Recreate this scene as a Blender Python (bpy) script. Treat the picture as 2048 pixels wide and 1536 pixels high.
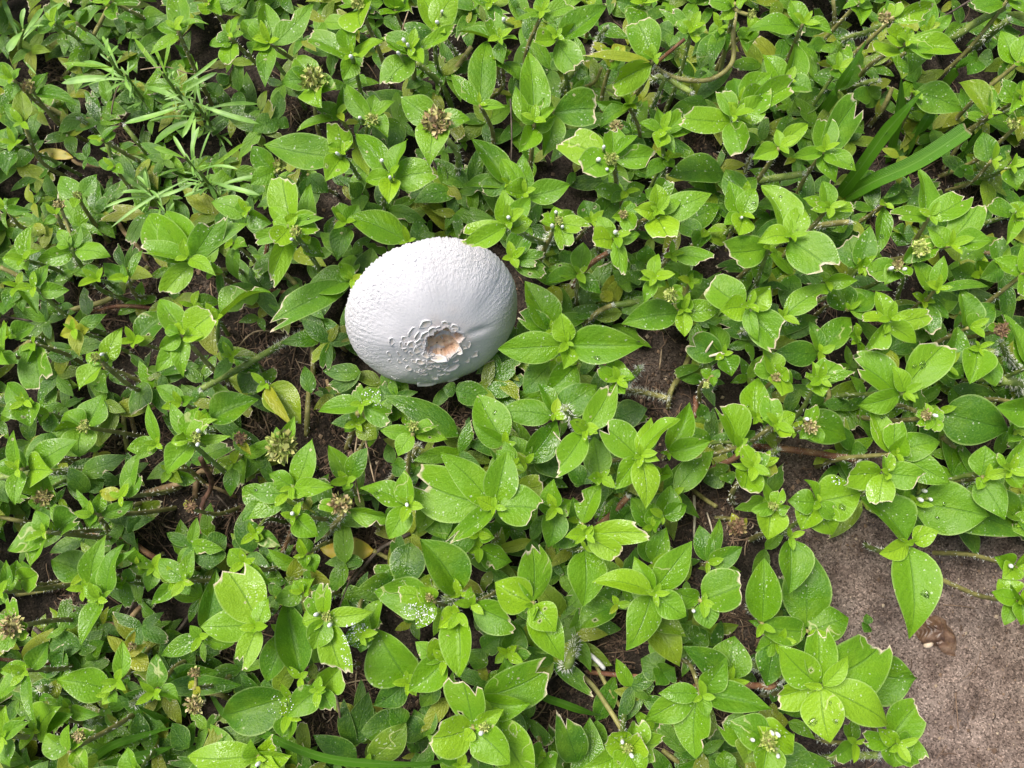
import bpy, bmesh, math, random
import numpy as np
from mathutils import Vector, Matrix, noise
from mathutils.bvhtree import BVHTree

random.seed(11)
RNG = np.random.default_rng(11)
for o in list(bpy.data.objects):
    bpy.data.objects.remove(o)
SC = bpy.context.scene
COL = SC.collection

# ---------------------------------------------------------------- camera
W0, H0 = 2048, 1536
LENS = 30.0
F = W0 * LENS / 36.0                       # focal length in full-size pixels
DIST = F * 0.00025                         # a pixel is a quarter millimetre on the ground
PITCH = math.radians(10)
cam_d = bpy.data.cameras.new('camera')
cam = bpy.data.objects.new('camera', cam_d)
COL.objects.link(cam)
cam.location = (0, -DIST * math.sin(PITCH), DIST * math.cos(PITCH))
cam.rotation_euler = (PITCH, 0, 0)
cam_d.lens = LENS
cam_d.sensor_width = 36
cam_d.clip_start = 0.01
cam_d.clip_end = 50
SC.camera = cam
SC.render.resolution_x, SC.render.resolution_y = 1024, 768

# ---------------------------------------------------------------- sky, sun, exposure
SUN_EL, SUN_AZ = math.radians(64), math.radians(-55)      # azimuth from +Y towards +X
world = bpy.data.worlds.new('World')
SC.world = world
world.use_nodes = True
wn = world.node_tree
sky = wn.nodes.new('ShaderNodeTexSky')
sky.sky_type = 'NISHITA'
sky.sun_disc = False
sky.sun_elevation = SUN_EL
sky.sun_rotation = SUN_AZ
sky.air_density = 1.0
sky.dust_density = 6.0
wn.links.new(sky.outputs[0], wn.nodes['Background'].inputs[0])
wn.nodes['Background'].inputs[1].default_value = 0.10
sun_d = bpy.data.lights.new('sun', 'SUN')
sun_d.energy = 2.4
sun_d.angle = math.radians(26)
sun_d.color = (1.0, 0.97, 0.93)
sun = bpy.data.objects.new('sun', sun_d)
COL.objects.link(sun)
sv = Vector((math.sin(SUN_AZ) * math.cos(SUN_EL), math.cos(SUN_AZ) * math.cos(SUN_EL), math.sin(SUN_EL)))
sun.location = sv * 3
sun.rotation_euler = sv.to_track_quat('Z', 'Y').to_euler()
SC.view_settings.view_transform = 'Standard'
SC.view_settings.look = 'None'
SC.view_settings.exposure = 0.80
SC.view_settings.gamma = 1
SC.view_settings.use_curve_mapping = False
SC.render.engine = 'CYCLES'
SC.cycles.max_bounces = 6
SC.cycles.diffuse_bounces = 3
SC.cycles.glossy_bounces = 2
SC.cycles.transparent_max_bounces = 8

# ---------------------------------------------------------------- plant survey
# Shoots measured tile by tile: "node x y height_cm | leaf tip x y width flags | o = white bud | H = flower head"
# flags: c clipped tip, b bitten side, y yellowing
TILES = {'A': (0, 0, 3.84), 'B': (500, 0, 3.84), 'C': (1000, 0, 3.84), 'D': (1500, 0, 3.737),
         'E': (0, 380, 3.84), 'F': (380, 380, 3.84), 'G': (1000, 380, 3.84), 'H': (1500, 380, 3.737),
         'I': (0, 760, 3.84), 'J': (500, 760, 3.84), 'K': (1000, 760, 3.84), 'L': (1500, 760, 3.737),
         'M': (0, 1136, 3.84), 'N': (500, 1136, 3.84), 'O': (1000, 1136, 3.84), 'P': (1500, 1136, 3.737)}
SHOOTS = {
'A': """450 220 3|430 30 100|330 110 90|565 70 50|285 255 110
600 190 3|785 40 120|660 60 90
860 40 3.5|1085 45 120 c|900 130 130 c|760 -60 120
1400 290 4|1340 -60 190|1200 205 110|1150 420 110|1350 130 110|1585 160 110|1430 200 60
1790 330 4.5|1790 495 180 c|1610 350 150|1680 250 150 c|1825 140 100|1875 250 90
2010 350 4|1860 150 200|1990 120 180|1930 420 110
650 390 2|462 268 140|665 520 110
560 620 1.5|665 530 130|480 600 90
130 640 3.5|-70 530 180|70 780 120|150 520 80
200 960 3.5|30 800 120|160 690 145
270 720 3|590 790 130|370 560 80|H 220 680 70 b
150 1130 3|50 1350 180|-40 1010 160|80 960 110
800 1090 3.5|680 1075 110|890 1020 110|915 960 60
890 1290 3|750 1240 100|950 1330 90
620 1530 3.5|460 1350 170|740 1335 130|560 1600 90|H 600 1500 40 y
1100 160 2.5|900 140 150|1280 120 190|1020 60 120
1680 640 2|1640 750 150|1760 580 110
1620 60 3.5|1520 70 130 c|1850 10 150|1700 110 120""",
'B': """175 375 4|120 20 190|490 20 200 b|115 665 150|15 385 100
840 60 4.5|880 215 310 c|690 40 150 c|1020 20 150|840 -120 200|o 895 85|o 912 58|H 830 30 60 y
1420 240 4.5|1300 -60 220|1600 -60 230|o 1437 170|o 1475 88
1920 340 4|1590 245 160|1870 125 170 c|1940 490 120|2060 300 100
1850 60 3.5|1700 -30 190|1960 -60 170|1900 190 140|o 1945 150
800 470 4.5|455 330 190 c|712 615 160|1015 300 170|760 175 160|o 775 435
1260 440 4.5|1055 655 260 c|1005 290 170|1040 320 200 c|1550 225 120 c|1330 490 130|1260 265 130|o 1180 310|o 1212 345|o 1140 408
500 640 3.8|340 430 210|235 625 190|520 795 260|665 680 170|H 500 620 115 y
215 920 2|20 1010 190|240 690 140|300 980 110
690 920 3|500 790 150|350 1000 110|720 660 110|610 860 120
1770 830 4|1820 305 230|1545 560 140|1965 820 90
1420 940 5|1150 740 240|1690 905 170|1370 1255 270|H 1430 950 125 b
720 1210 4.5|95 1095 290|580 1390 200|660 950 210 c|600 1110 120|o 672 1180
1100 1390 4.5|800 1010 200|1420 1330 260 c|885 1395 150|1060 1560 170|1200 1060 160|1125 1290 60|o 1075 1362|o 1012 1232
200 1340 3.5|270 1600 250 c|20 1120 170|0 1420 150|H 230 1270 60 y
450 1350 2.8|480 1620 170|600 1480 150
930 930 3.5|735 640 170|950 720 150|1105 765 100|1060 1050 180|o 845 905|H 940 930 60 g
1990 1440 3|1640 1420 130|1700 1060 200|1780 1460 160 c|1945 1195 110
1330 620 2.5|1330 740 140|1200 680 120
850 1500 2.8|760 1400 150|860 1620 150
1120 100 3|1230 60 200|1000 120 170|1100 -60 180""",
'C': """430 340 4|820 40 240|620 180 160|590 520 230 c|260 290 160 c|345 200 60
320 150 4|340 -60 130|190 60 110 c|540 60 140 c|430 180 60|100 160 60|o 28 150
1170 490 4.5|860 660 240 bc|690 430 90 yc|1040 190 260 c
860 480 4|770 440 130 yc|900 540 110|700 350 70 yc|960 350 120 y
1790 60 5|1680 150 110|1600 20 150 c|1740 -20 110|1900 0 130|H 1930 115 45 y
1460 270 4.5|1265 95 120 c|1570 150 150|1345 200 130 c|1510 320 110
1680 250 3|1525 525 190|1610 520 130|1740 400 130
1490 590 2.5|1375 445 120|1590 560 80
1090 60 3|890 0 200|1000 210 200|1150 40 130
1330 270 2.5|1190 220 180|1300 360 130
260 1000 4.5|215 400 260|440 890 120|150 1165 170|120 660 130|170 790 150|345 740 90|425 815 80
400 870 3.5|735 860 300 c|330 1200 190
980 830 3|735 780 120|765 970 150|1050 790 150
1225 1060 4.5|1480 1010 150|1400 870 150 c|1340 1180 110|1210 815 150|1070 940 90|1215 1135 150
860 1240 5|480 1110 290 c|850 1000 200 c|1170 1190 190 c|640 1340 260 c|1060 1040 90|o 797 1130|o 757 1225|o 822 1300|H 850 1230 60 g
900 1000 4|1000 1010 60|840 1040 50|H 890 975 55 b
1780 940 4.5|1400 900 230 c|1850 1190 210 c|2040 760 220|1690 715 150 c|1760 785 110
1830 800 4|1790 600 220|2080 560 200
1720 1330 2.5|1290 1350 300|1740 1500 150
1860 1540 3.2|1730 1300 200|1960 1350 150
190 1520 4|175 1180 170|540 1415 200|20 1200 130|30 1450 200
960 1500 3.5|720 1445 140|1115 1425 120|850 1560 120
1190 1530 4|1280 1385 160 c|1110 1460 100
1280 1220 3|1120 1360 130|1330 1290 90
20 480 3.5|150 600 170|60 380 150|-80 460 140
1900 250 3.5|2020 170 210|1900 400 170|1850 300 140
640 0 3.5|560 -60 200|700 60 150""",
'D': """380 210 4.5|-20 220 200|300 -10 170|615 250 120
245 650 4|340 290 220|90 400 170|470 680 180
-60 880 4.5|290 680 190 c|150 640 230
1060 150 5|1340 75 150 c|1090 20 120 c|H 1000 135 60 b
790 50 4|840 170 160|740 -40 100|920 60 80|690 70 60
1120 380 4.5|930 370 170 c|1590 380 190|1450 215 120|1000 230 150 c|1380 400 180 c|1165 200 130
1300 260 3.5|1310 -70 160|1515 110 110|1200 560 200
1985 490 4.5|1880 215 180|2090 250 180|2060 500 120
1900 30 4|1680 90 190 c|1960 -60 150|2060 80 130 c
1210 690 3.5|1585 830 240
1780 870 3.5|1570 595 170|1800 640 110
1990 760 4|1880 630 150 c|2060 600 130|1960 830 130|2080 820 120
2000 930 4|1900 900 100 c|2060 960 120 c|H 1960 930 50 y
520 1170 4|790 790 260 c|560 900 200 c|640 1360 150|800 1270 180|300 1180 110
205 1125 5|440 920 140|15 1190 150|200 960 80
1780 1220 3|1740 980 170|1960 1190 150|1950 1080 110
1920 1270 3.5|1890 1340 60 y|2000 1420 170|2060 1250 150
1600 1290 2.5|1430 1170 110|1660 1230 120|1520 1300 90
560 330 2.5|480 300 120|610 400 140|420 350 130
640 540 3|560 420 160|700 350 140 c|680 600 120
900 720 2.2|930 800 160|760 700 150|980 650 130
1700 440 2.6|1620 560 180|1820 460 170|1650 400 110""",
'E': """300 765 4|530 770 130|110 760 70|370 560 110
230 560 4|0 520 160|260 260 140|215 620 60|300 460 70
580 470 4|280 540 150|830 490 170|620 270 100|440 300 100|430 430 90|H 460 120 50 b
450 200 4.5|330 260 70|400 110 50
1000 685 3.5|790 560 130|1090 455 80|940 560 50
960 700 2|810 740 200|900 620 90
770 700 3.5|550 640 130|660 570 110
1500 570 4.5|1110 170 300|1280 160 300|1270 790 180 c|1915 240 180|1670 220 220 c|1105 470 160 c|1650 650 120
1800 420 3|1820 690 140|1900 430 110
1910 190 4|1620 90 190|2080 260 160|1830 80 110
1440 1140 5|1215 830 190|1190 1390 170|1640 960 260 c|1400 1430 140|1560 1120 120|1220 1220 120|1370 1020 110|1270 1050 90
1420 1370 2|1225 1470 130|1530 1350 90
1050 1170 3|1290 960 230|1190 1130 80
815 1340 4.5|940 1055 150|600 1535 180|650 1260 100|740 1235 80|o 783 1262|H 740 1290 45 y
280 1190 3.5|350 1500 270 c|200 1330 120
620 1100 3|520 960 110 y|680 1060 120 y|810 950 110|460 1120 90 y|600 1270 110 y
90 1130 3.5|270 1040 160|10 1060 110
20 1270 4|40 1010 80|-60 1200 110|130 1330 110|60 1340 100
180 760 3|170 930 110|30 930 130|290 950 120
1500 900 3|1530 790 90 y|1690 860 150
1800 1290 3|1690 1240 120|1640 1460 100|1700 1120 110
100 180 3.5|30 60 110|180 200 60|150 60 70|60 300 60|240 160 80
60 850 2.5|0 780 150|130 800 170|20 960 130
700 480 2.2|600 560 170|650 420 120
760 1440 2.4|830 1560 140|680 1500 130""",
'F': """790 320 5|720 -80 250 c|510 395 120 c|620 700 170 c|600 120 120|640 400 190 c|630 240 150|990 300 200 c|1030 215 90|835 180 90|o 780 378|H 820 320 50 g
900 380 3.5|1030 515 150|920 -60 150
1260 700 3.4|650 1030 230 c|890 765 260|1145 555 120
1340 690 2|1400 440 230
1680 400 3|1217 200 290
1770 430 2.6|1740 215 160|1880 330 140
1310 1400 2|1020 1390 150|1090 1510 130 c
930 1560 2.5|880 1350 120
1210 270 3|1130 548 180|1110 130 180 c|1290 110 150
225 1000 4|590 750 230 b|150 900 90
530 1380 2.5|400 1560 220|340 1300 150
220 620 3|240 860 60|130 640 120 y""",
'G': """505 1195 4.5|-20 1230 250|1110 1190 290|500 1360 170|470 945 180
400 1090 3.5|190 700 270|150 940 170 c
600 665 3|365 605 130|340 720 150|780 795 130|640 400 160
90 540 3.4|340 650 170 c|330 530 140 c|220 300 190
60 310 7.3|20 0 200|250 240 160|240 50 160|-290 340 190 c|-234 425 165 c|110 130 120|60 270 80|o 65 210
440 280 4.8|300 240 130 c|420 120 130|580 210 150 c|670 290 150 c|510 460 140 c|o 430 170|o 400 275|o 480 282|H 450 240 40 g
700 250 3|920 60 220|640 80 180
880 390 4.5|710 400 210 c|745 200 130|1075 340 130|910 635 130 c|o 885 325
1195 205 5|1630 20 220|1290 370 260 c|1390 80 130|1040 140 140|1200 -50 160
950 200 4.5|860 210 100|1000 80 120|1050 130 90 c|1040 300 140 c|H 945 190 40 b
1390 260 2.5|1690 110 230|1560 380 170
1850 215 4.5|1760 -70 210|1960 -20 170|1730 250 150|1830 350 200|o 1855 212
1580 330 3|1750 400 200|1500 480 150
1310 500 4|1590 560 170 c
2060 450 4.5|1740 470 250 c
1180 695 5|1215 480 110|1105 865 110|1275 740 100|1075 680 60 c
1320 800 4.6|1260 770 80|1400 740 90|1330 870 90 c|1410 840 70|H 1310 810 60 w
1390 945 4|930 1030 240|1690 910 180|1440 790 130|1415 1130 130
1700 1280 3.5|1460 1140 230 c|1600 1010 180|1780 1430 170
1620 1440 4|1540 1380 80|1690 1380 70|1640 1510 60|H 1580 1500 30 w
890 1470 4.5|960 1560 170|880 1280 160|750 1370 110 c|1040 1440 130
420 1310 3|180 1560 220
590 1330 3.4|340 1560 230
1450 720 3|1260 580 170|1540 640 130
1000 700 2|900 730 180|1060 640 150|860 620 130
1120 560 2.2|1030 520 170|1130 420 160|1180 460 120
470 560 2.2|400 500 150|560 480 130
780 850 2.2|860 780 110 y|700 800 120""",
'H': """1870 1050 4|1790 1000 70 c|1940 1000 60 yc|H 1870 1050 62 d
280 370 5|80 -30 280|600 590 330 c|390 115 190|65 385 170
565 160 4.5|390 60 110|545 -70 140|765 140 90 c|470 130 90 c
1310 230 4.5|1280 -160 230|1610 50 230 c|1060 195 130 c|1440 235 90
1000 110 3.5|935 495 150
1470 430 4.5|1690 120 220 c|1320 275 170|1805 380 190
1960 200 4|1780 110 150 c|2040 80 150|2000 300 120|1910 420 110
2020 640 5|1815 510 170|2040 400 110|2030 790 140 c
1870 560 3.5|1840 380 150 c|1720 660 170
1110 570 4|880 620 190 c|1010 700 150|1160 640 150 c|1250 420 120 c|H 1100 560 50 b|o 1055 585|o 1155 592
1300 470 4.2|1200 400 120 c|1340 360 100 c|1390 480 110 c|1250 540 90|H 1270 440 70 w
1360 760 4|1215 515 170|1800 712 80|1450 490 120|1370 680 90
1700 640 3|1500 600 190|1850 560 200
1610 1040 3.5|1840 850 220|1585 735 210|1720 960 150 c
985 1000 5|1330 930 160 c|1240 1145 150|935 755 150|860 1190 150 c|840 975 100 c|1000 1080 70
240 950 4|635 715 190 b
510 1230 3|755 950 210|190 1210 190|440 980 110
-40 890 5|190 1140 270 c|-290 690 280 c|-224 905 200|165 725 190|60 1130 110
720 910 3|640 690 220|930 760 230|920 870 200
560 690 4|805 675 120
800 600 3.5|740 370 220 c|900 260 170|870 500 150
1110 1530 5|770 1300 300 c|1440 1190 270 c|795 1610 190|1260 1550 110|1075 1310 150
1690 1190 4|1850 1460 230|1640 1450 240
1440 1320 3.5|1550 1025 200|1600 1400 170
1270 840 3|1350 1090 170 c|1480 960 170
480 1430 4.5|640 1300 200 c|550 1540 180|470 1280 90|400 1400 100 c|760 1380 80 c
190 1400 4.5|60 1280 170 c|100 1190 170|320 1440 150|250 1530 200|280 1330 150 c|H 190 1400 40 b
2060 1330 4|1990 1050 170|1900 930 150
90 500 2.4|60 720 200|-40 480 170|150 640 130
640 200 2.4|700 320 170|520 260 160|790 100 130
1150 330 2|1100 420 170|1230 330 150|1080 280 130
800 1100 3.4|820 1250 200|740 1090 140 b""",
'I': """1830 470 4|1790 400 60|1930 580 60 y|H 1850 450 55 d
1480 990 3|1420 930 50 yc|H 1470 970 50 d
660 370 3.5|790 110 250|490 250 190|610 590 240|400 400 200|H 650 360 50 y
220 695 4.5|400 700 260|600 465 230|60 510 150|-60 660 140|115 965 130|105 385 100
340 900 4|330 690 280|240 900 90 c|440 920 80 c|280 1000 110|H 340 900 75 b
1235 500 4.5|970 530 150|1135 170 130|1030 620 90
1500 480 5|1265 720 200|1310 170 120|1520 190 160|1665 295 110|1780 430 80|1310 480 90|1400 400 140|1580 330 120 c|o 1522 390|o 1518 495|H 1510 440 45 g
1600 310 3|1990 150 260|1580 220 120
770 1035 4|620 1010 190|1025 930 120|790 850 100|685 1125 90|580 840 60
960 900 4|1060 560 150|1090 730 130 c|760 850 110 y
680 860 2.2|530 670 150|800 760 130
440 1180 4|620 1060 220 c
385 1165 4.5|60 1310 240|235 1440 140|270 1000 130
680 1480 3.5|390 1380 240
700 1600 4|800 1200 180|850 1310 150|1040 1300 110
1430 1540 4|1220 1370 150|1490 1290 110
1600 1280 2|1610 1460 230|1740 1200 180|1420 1220 160
1800 640 3|1765 895 120|1860 700 60
2050 950 3.5|1850 830 180|1860 1090 130
1410 180 3.5|1195 45 140|1490 130 80
240 180 3.5|50 20 200|0 260 170|230 360 200|260 170 70
400 260 3|310 350 130|470 400 150
1100 10 2.5|1070 240 190 c
1330 700 3|1510 770 130|1400 790 90
900 200 1.2|880 130 80|960 240 70|860 260 60
850 330 1|880 320 60|820 350 50
160 1540 3.4|60 1420 120|290 1480 190 c|130 1380 110
1060 1120 2|980 1080 150|1080 1040 110|930 1000 140
1080 1420 3|1030 1280 170|1180 1440 140
1800 1290 2|1870 1220 100|1780 1360 60""",
'J': """130 40 3|390 330 260|330 360 100 y
870 195 4|515 230 160|1090 300 170 c|1000 70 160
830 330 3|720 395 100|970 450 170
1600 430 2.2|1020 120 220
1260 415 4.5|1000 385 120|1520 460 130|1135 590 150|1420 340 130 c|1230 300 110|H 1250 360 45 g
345 830 4.5|470 450 200|135 715 170 b|490 865 140|640 820 140
260 520 4|340 280 110|200 360 100|150 440 110|H 250 520 125 y
760 780 3|600 500 150|900 520 150|720 850 90
1225 965 5|850 800 200|1065 1220 190|1185 685 170|o 1205 958
740 990 4.5|1150 1070 160 b|525 970 100 c|H 700 960 90 b
300 880 4|-20 1070 150|0 850 160
350 1050 4|520 1200 180|410 930 50|o 325 1025
440 1340 3.5|400 1200 120|500 1480 140|430 1440 100
870 1390 2|575 1410 110|700 1450 90
1620 1650 4|1300 1220 310
1230 1250 2.5|1180 1620 280
1420 920 3.5|1500 1230 260|1290 1180 160
1760 1180 3.4|1380 1230 260|1880 1210 110
1760 1290 3|2010 1400 230 b
1880 980 5|1280 740 400 c|1450 550 230|1975 545 250|1540 1240 150 c|2200 1010 300 c|1745 905 110
1960 500 3.5|1750 110 280|1700 330 150
-30 1400 4.5|160 1560 230|-160 1300 150
40 700 2|0 420 110|130 520 130
1100 640 2|1060 480 100|1240 700 150
560 1100 2|470 900 200|560 950 110
60 1180 3|-20 1080 90|230 1280 120|100 1220 80
1580 80 2.4|1700 60 130|1480 60 120|1850 130 200""",
'K': """1820 1130 3|1780 1020 70 y|1900 1060 60 y|H 1820 1130 75 d
415 275 3.5|-20 250 210|750 40 240|300 20 120
195 640 3|445 312 230|60 420 180
655 395 5|840 40 220 c|430 680 210 c|535 315 110|760 365 100
1060 590 5|790 360 260 c|1165 285 165|1380 295 210|880 840 190|1120 990 220|1225 620 90
1280 560 3.5|1460 165 180|1615 470 170
1330 880 3|1640 545 190 b
1240 1050 3.5|1310 810 190|1440 960 140
1830 515 4.5|1660 220 300 c
1800 480 3|1860 300 140|1960 390 130
1910 670 5|1860 850 230 c|2030 560 130 c|2060 690 110|1780 650 60|1855 510 110 c
100 650 4|30 470 110|140 600 90|-30 540 150
80 860 3.5|320 800 200 c|0 760 150
425 985 4|370 1295 200|260 930 170|550 930 150|410 760 170
770 760 4|720 430 210|860 745 110|680 750 100
630 1110 4|770 790 190 b
650 1190 5|1120 1190 190 c|920 1330 170 c|500 1205 100|710 1115 80
650 1290 4|645 1740 300
600 1080 3|410 1290 220|560 900 130
1170 1420 3|1150 1110 240|1280 1130 170
1160 1130 3.5|1000 900 180|1180 940 150|1230 1080 120
1580 1400 3|1530 1115 150|1700 1060 110|1860 1280 150
900 300 2.4|1130 220 230|1020 400 160|930 180 170
1230 720 3|1290 650 140 b|1180 800 160
300 560 2.4|480 480 200|480 760 230|330 700 150
640 800 2.4|560 720 140 b|500 620 150|680 640 180
920 820 2|940 870 140|840 800 120
1560 280 2.4|1540 180 110|1620 260 110
1720 720 2.2|1560 780 170|1660 640 130|1780 800 130
950 1060 2|860 960 200|1060 1000 190|900 1160 170""",
'L': """40 280 4|60 -20 210
175 335 5|150 130 160 c|340 250 120|230 430 150 c|90 290 90
310 340 3|735 435 260
440 360 4.5|470 200 100 c|550 470 130|370 440 100|H 450 350 60 b|o 425 292
980 695 5.5|725 720 220 c|1275 720 200 c|970 925 190 c|985 560 130 c|1020 750 60
1040 560 4.5|1495 775 210|900 200 180|1425 465 210|1080 320 170 c|1165 410 140
1330 290 5|1240 250 90 c|1300 190 90 c|1420 220 90 c|1440 310 90 c|1380 390 90 c|1270 360 90 c|H 1310 260 45 b|o 1385 265
1400 240 3|1935 370 370
2110 220 4|1845 200 220
1200 920 3.5|1790 1020 380|2065 1165 300|1120 880 180|o 1305 828|o 1275 895|o 1350 892
1710 730 4.5|1910 1045 220|1760 490 200|1700 820 80|1800 730 90
1900 680 5|2060 450 150 c|2030 810 190|1840 560 80 c
470 920 4.5|830 840 330|620 1165 220|380 1120 200|280 900 180|410 740 140|640 1045 150
170 950 5|140 1190 230|80 750 150|220 820 110 c|10 980 110|290 960 90 c|H 170 940 40 g
1960 1400 4|1850 1330 150|2050 1300 150|1900 1480 150|o 1950 1390
1175 1210 4.5|1215 1940 330|835 870 290|975 1300 150|1410 1130 150
300 1170 4.5|305 1595 280
90 640 4|-20 780 180 c|190 700 110 yc
760 520 2|720 480 110|880 530 130|640 330 140
2000 1020 3|2060 1100 200|1960 1000 160|1650 800 200
1960 380 3|2040 480 140|1920 460 130
1560 1050 2|1700 1330 160|1480 740 170|1900 620 180""",
'M': """815 225 4.5|905 -180 190|620 595 170|635 140 110|700 240 90|860 170 40
130 450 4.5|110 220 130 c|220 500 130 c|60 640 110 c|0 350 110 c|H 100 450 90 b
245 775 4|0 800 130|375 560 150|-20 1000 150|250 1205 95
880 950 4|430 860 230|780 1050 90|900 1030 80|800 870 60
925 860 4.5|940 560 120|930 930 70
1000 670 3|1140 790 130 y|820 520 90 y|1040 480 70 y|1120 590 70 y|H 1020 600 35 b
1215 940 4|1200 660 150|1380 1015 110|1170 1020 80
1250 920 2.5|1680 800 200|1860 900 140
1500 920 4|1450 870 60 y|1540 960 60 y|H 1500 800 50 b|H 1500 1050 70 b
1570 520 3.5|1660 5 170|1235 675 140|1800 580 140|1460 440 80
1390 90 3.5|1160 280 120|1455 205 110|1230 -30 130
1190 -10 3.5|1130 185 120
60 180 4|40 -60 80|140 50 80|-40 300 90|60 290 50
90 1270 4.5|-60 1240 140|30 1060 120|60 1536 150|200 1130 90|230 1180 110
290 1240 3.5|420 1070 280|560 1120 150
565 1390 4.5|670 1560 120|345 1280 190|715 1250 100 c|530 1200 110|H 610 1290 50 b
1450 1380 2.5|1325 1190 190
1060 1600 4|970 1380 170
620 620 2|380 510 200|800 480 160
300 1000 2.5|80 930 120|160 1050 120|430 1010 60
560 1060 3|370 1010 90 c|450 980 90|750 1130 100
960 100 3.2|1020 20 110 c|1010 290 130 c|930 160 110
450 700 2.2|380 640 170|520 760 150|300 850 140
700 640 2|800 560 130|560 560 130|740 710 110
1080 1340 2.2|940 1250 170|1220 1290 150|1060 1100 140
850 1200 2|940 1290 140|820 1130 120
1350 820 2|1280 700 200|1500 640 200|1400 860 150
1650 1500 2.5|1500 1560 150|1330 1460 80 c""",
'N': """590 370 5|720 760 220 c|400 420 190|480 630 190|440 200 150 c|600 110 130 c|950 335 140|o 508 357|o 613 438|H 590 370 40 g
390 840 4|270 240 250
555 915 4.5|690 760 210 c|275 1150 200|620 1100 130 c|500 860 110|580 950 70
300 1120 4|290 1330 170
320 985 3|-230 1150 330
80 430 5|-384 450 230|-190 40 330 c|-60 760 170 c|130 230 150|20 500 100
880 500 4|1010 240 170|720 540 150|940 540 150|850 650 130|900 320 140
1220 880 3.5|965 470 400
1215 860 3|945 1060 200
1600 340 5|1610 840 250|1450 460 150|1560 280 70
1700 280 4.5|2010 420 250 c|1695 140 90
1420 250 4.5|955 180 300|1140 220 150 c|1280 470 150|1300 140 120|H 1375 225 35 b
1510 690 4.5|1450 500 230 c|1215 945 230|1270 570 150
1440 890 2.8|1310 1065 150
1720 1220 5|1400 1290 310 c|1620 850 310 c|2000 1500 270|1950 1090 130|1640 1330 100|o 1775 1268|H 1800 1220 40 g
1950 1090 3.5|1960 690 340
820 1460 2.5|485 1285 170|700 1500 140
790 1360 2|910 950 210|720 1000 120
1190 1200 2.5|850 1260 250|1080 1050 160
910 1480 3|1200 1180 220
1330 1300 2|1150 1150 200|1260 1080 180|1380 1000 180
90 1430 4.5|-500 1440 220|0 1320 180|170 1310 120 c|310 1450 170|230 1560 140|o 62 1505
1100 100 2|800 190 220|1000 60 160
700 300 2.4|920 230 260|780 330 150
300 480 3|160 560 160|220 680 130|120 880 200|350 260 130
1780 620 2.2|1720 780 170|1850 640 160|1930 520 170
1620 1500 3|1450 1420 190|1360 1280 150
420 180 4|190 250 150|480 80 140|330 100 130""",
'O': """250 270 5|500 720 250|-40 110 270|230 -170 280 c|430 490 230|250 400 90
900 280 3|605 450 240
-150 1000 4|340 740 330 c|240 1040 190
-40 1120 4.5|260 1640 290|20 1090 110
600 1490 2.5|480 1120 240 c
970 1390 5|640 1540 190|1230 1350 200 c|1030 1150 180 c|840 1290 200 c|1080 1300 200 c|900 1560 200|1080 1600 200|o 940 1335|o 1010 1440|H 975 1385 40 g
1520 950 4|1500 1470 270 b|1100 1190 220|2095 1085 210|1215 965 140|1750 700 200|1600 1145 110
1740 860 3|1800 520 300|1560 650 170|1400 600 200
1170 185 5|985 645 260|1480 -205 240|1030 -90 175|1430 375 200|720 90 180
1150 360 3.2|1385 765 230|1430 520 170
1540 250 4.5|1330 180 170|1850 130 310 c|1610 470 180|o 1487 330
1250 800 2.2|1080 700 230|1200 900 170|1340 760 200
330 1440 3|420 1560 170|230 1400 150
1740 1540 2.4|1720 1400 150|1800 1480 100
1930 1300 3.4|1700 1180 230 c|1880 1500 220|2060 1420 200|o 1942 1318
60 640 3|20 480 120|130 430 200|240 660 120
1480 560 2.2|1580 480 190|1400 440 190|1600 600 150""",
'P': """480 860 5.5|930 560 420 c|200 940 220 c|500 455 220 c|215 580 250|1070 1170 270|600 1310 280|740 665 120|400 870 60
800 760 3.5|1255 835 400
420 470 3.5|400 -170 330|740 360 260|0 395 200
190 540 3.5|125 880 230|40 620 150
90 420 4|105 -75 240
1960 230 4.5|1860 80 200|2080 300 220 c|1900 430 110|1800 180 120|2030 430 150
1040 1280 4|1240 1040 250 c|1265 1450 220 c|1070 1490 190|835 1230 130 c|1220 1300 130|955 1195 110
770 1300 3|760 1130 110 c|610 1430 130 c
130 1290 4.5|330 1240 280|90 1560 240|-140 1150 240|60 1180 150|o 165 1232|o 208 1245|o 20 1285|o 210 1405|H 130 1290 70 g
200 1400 2.6|510 1500 240|640 1480 130
880 420 2.4|870 340 70|850 480 90"""}
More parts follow.
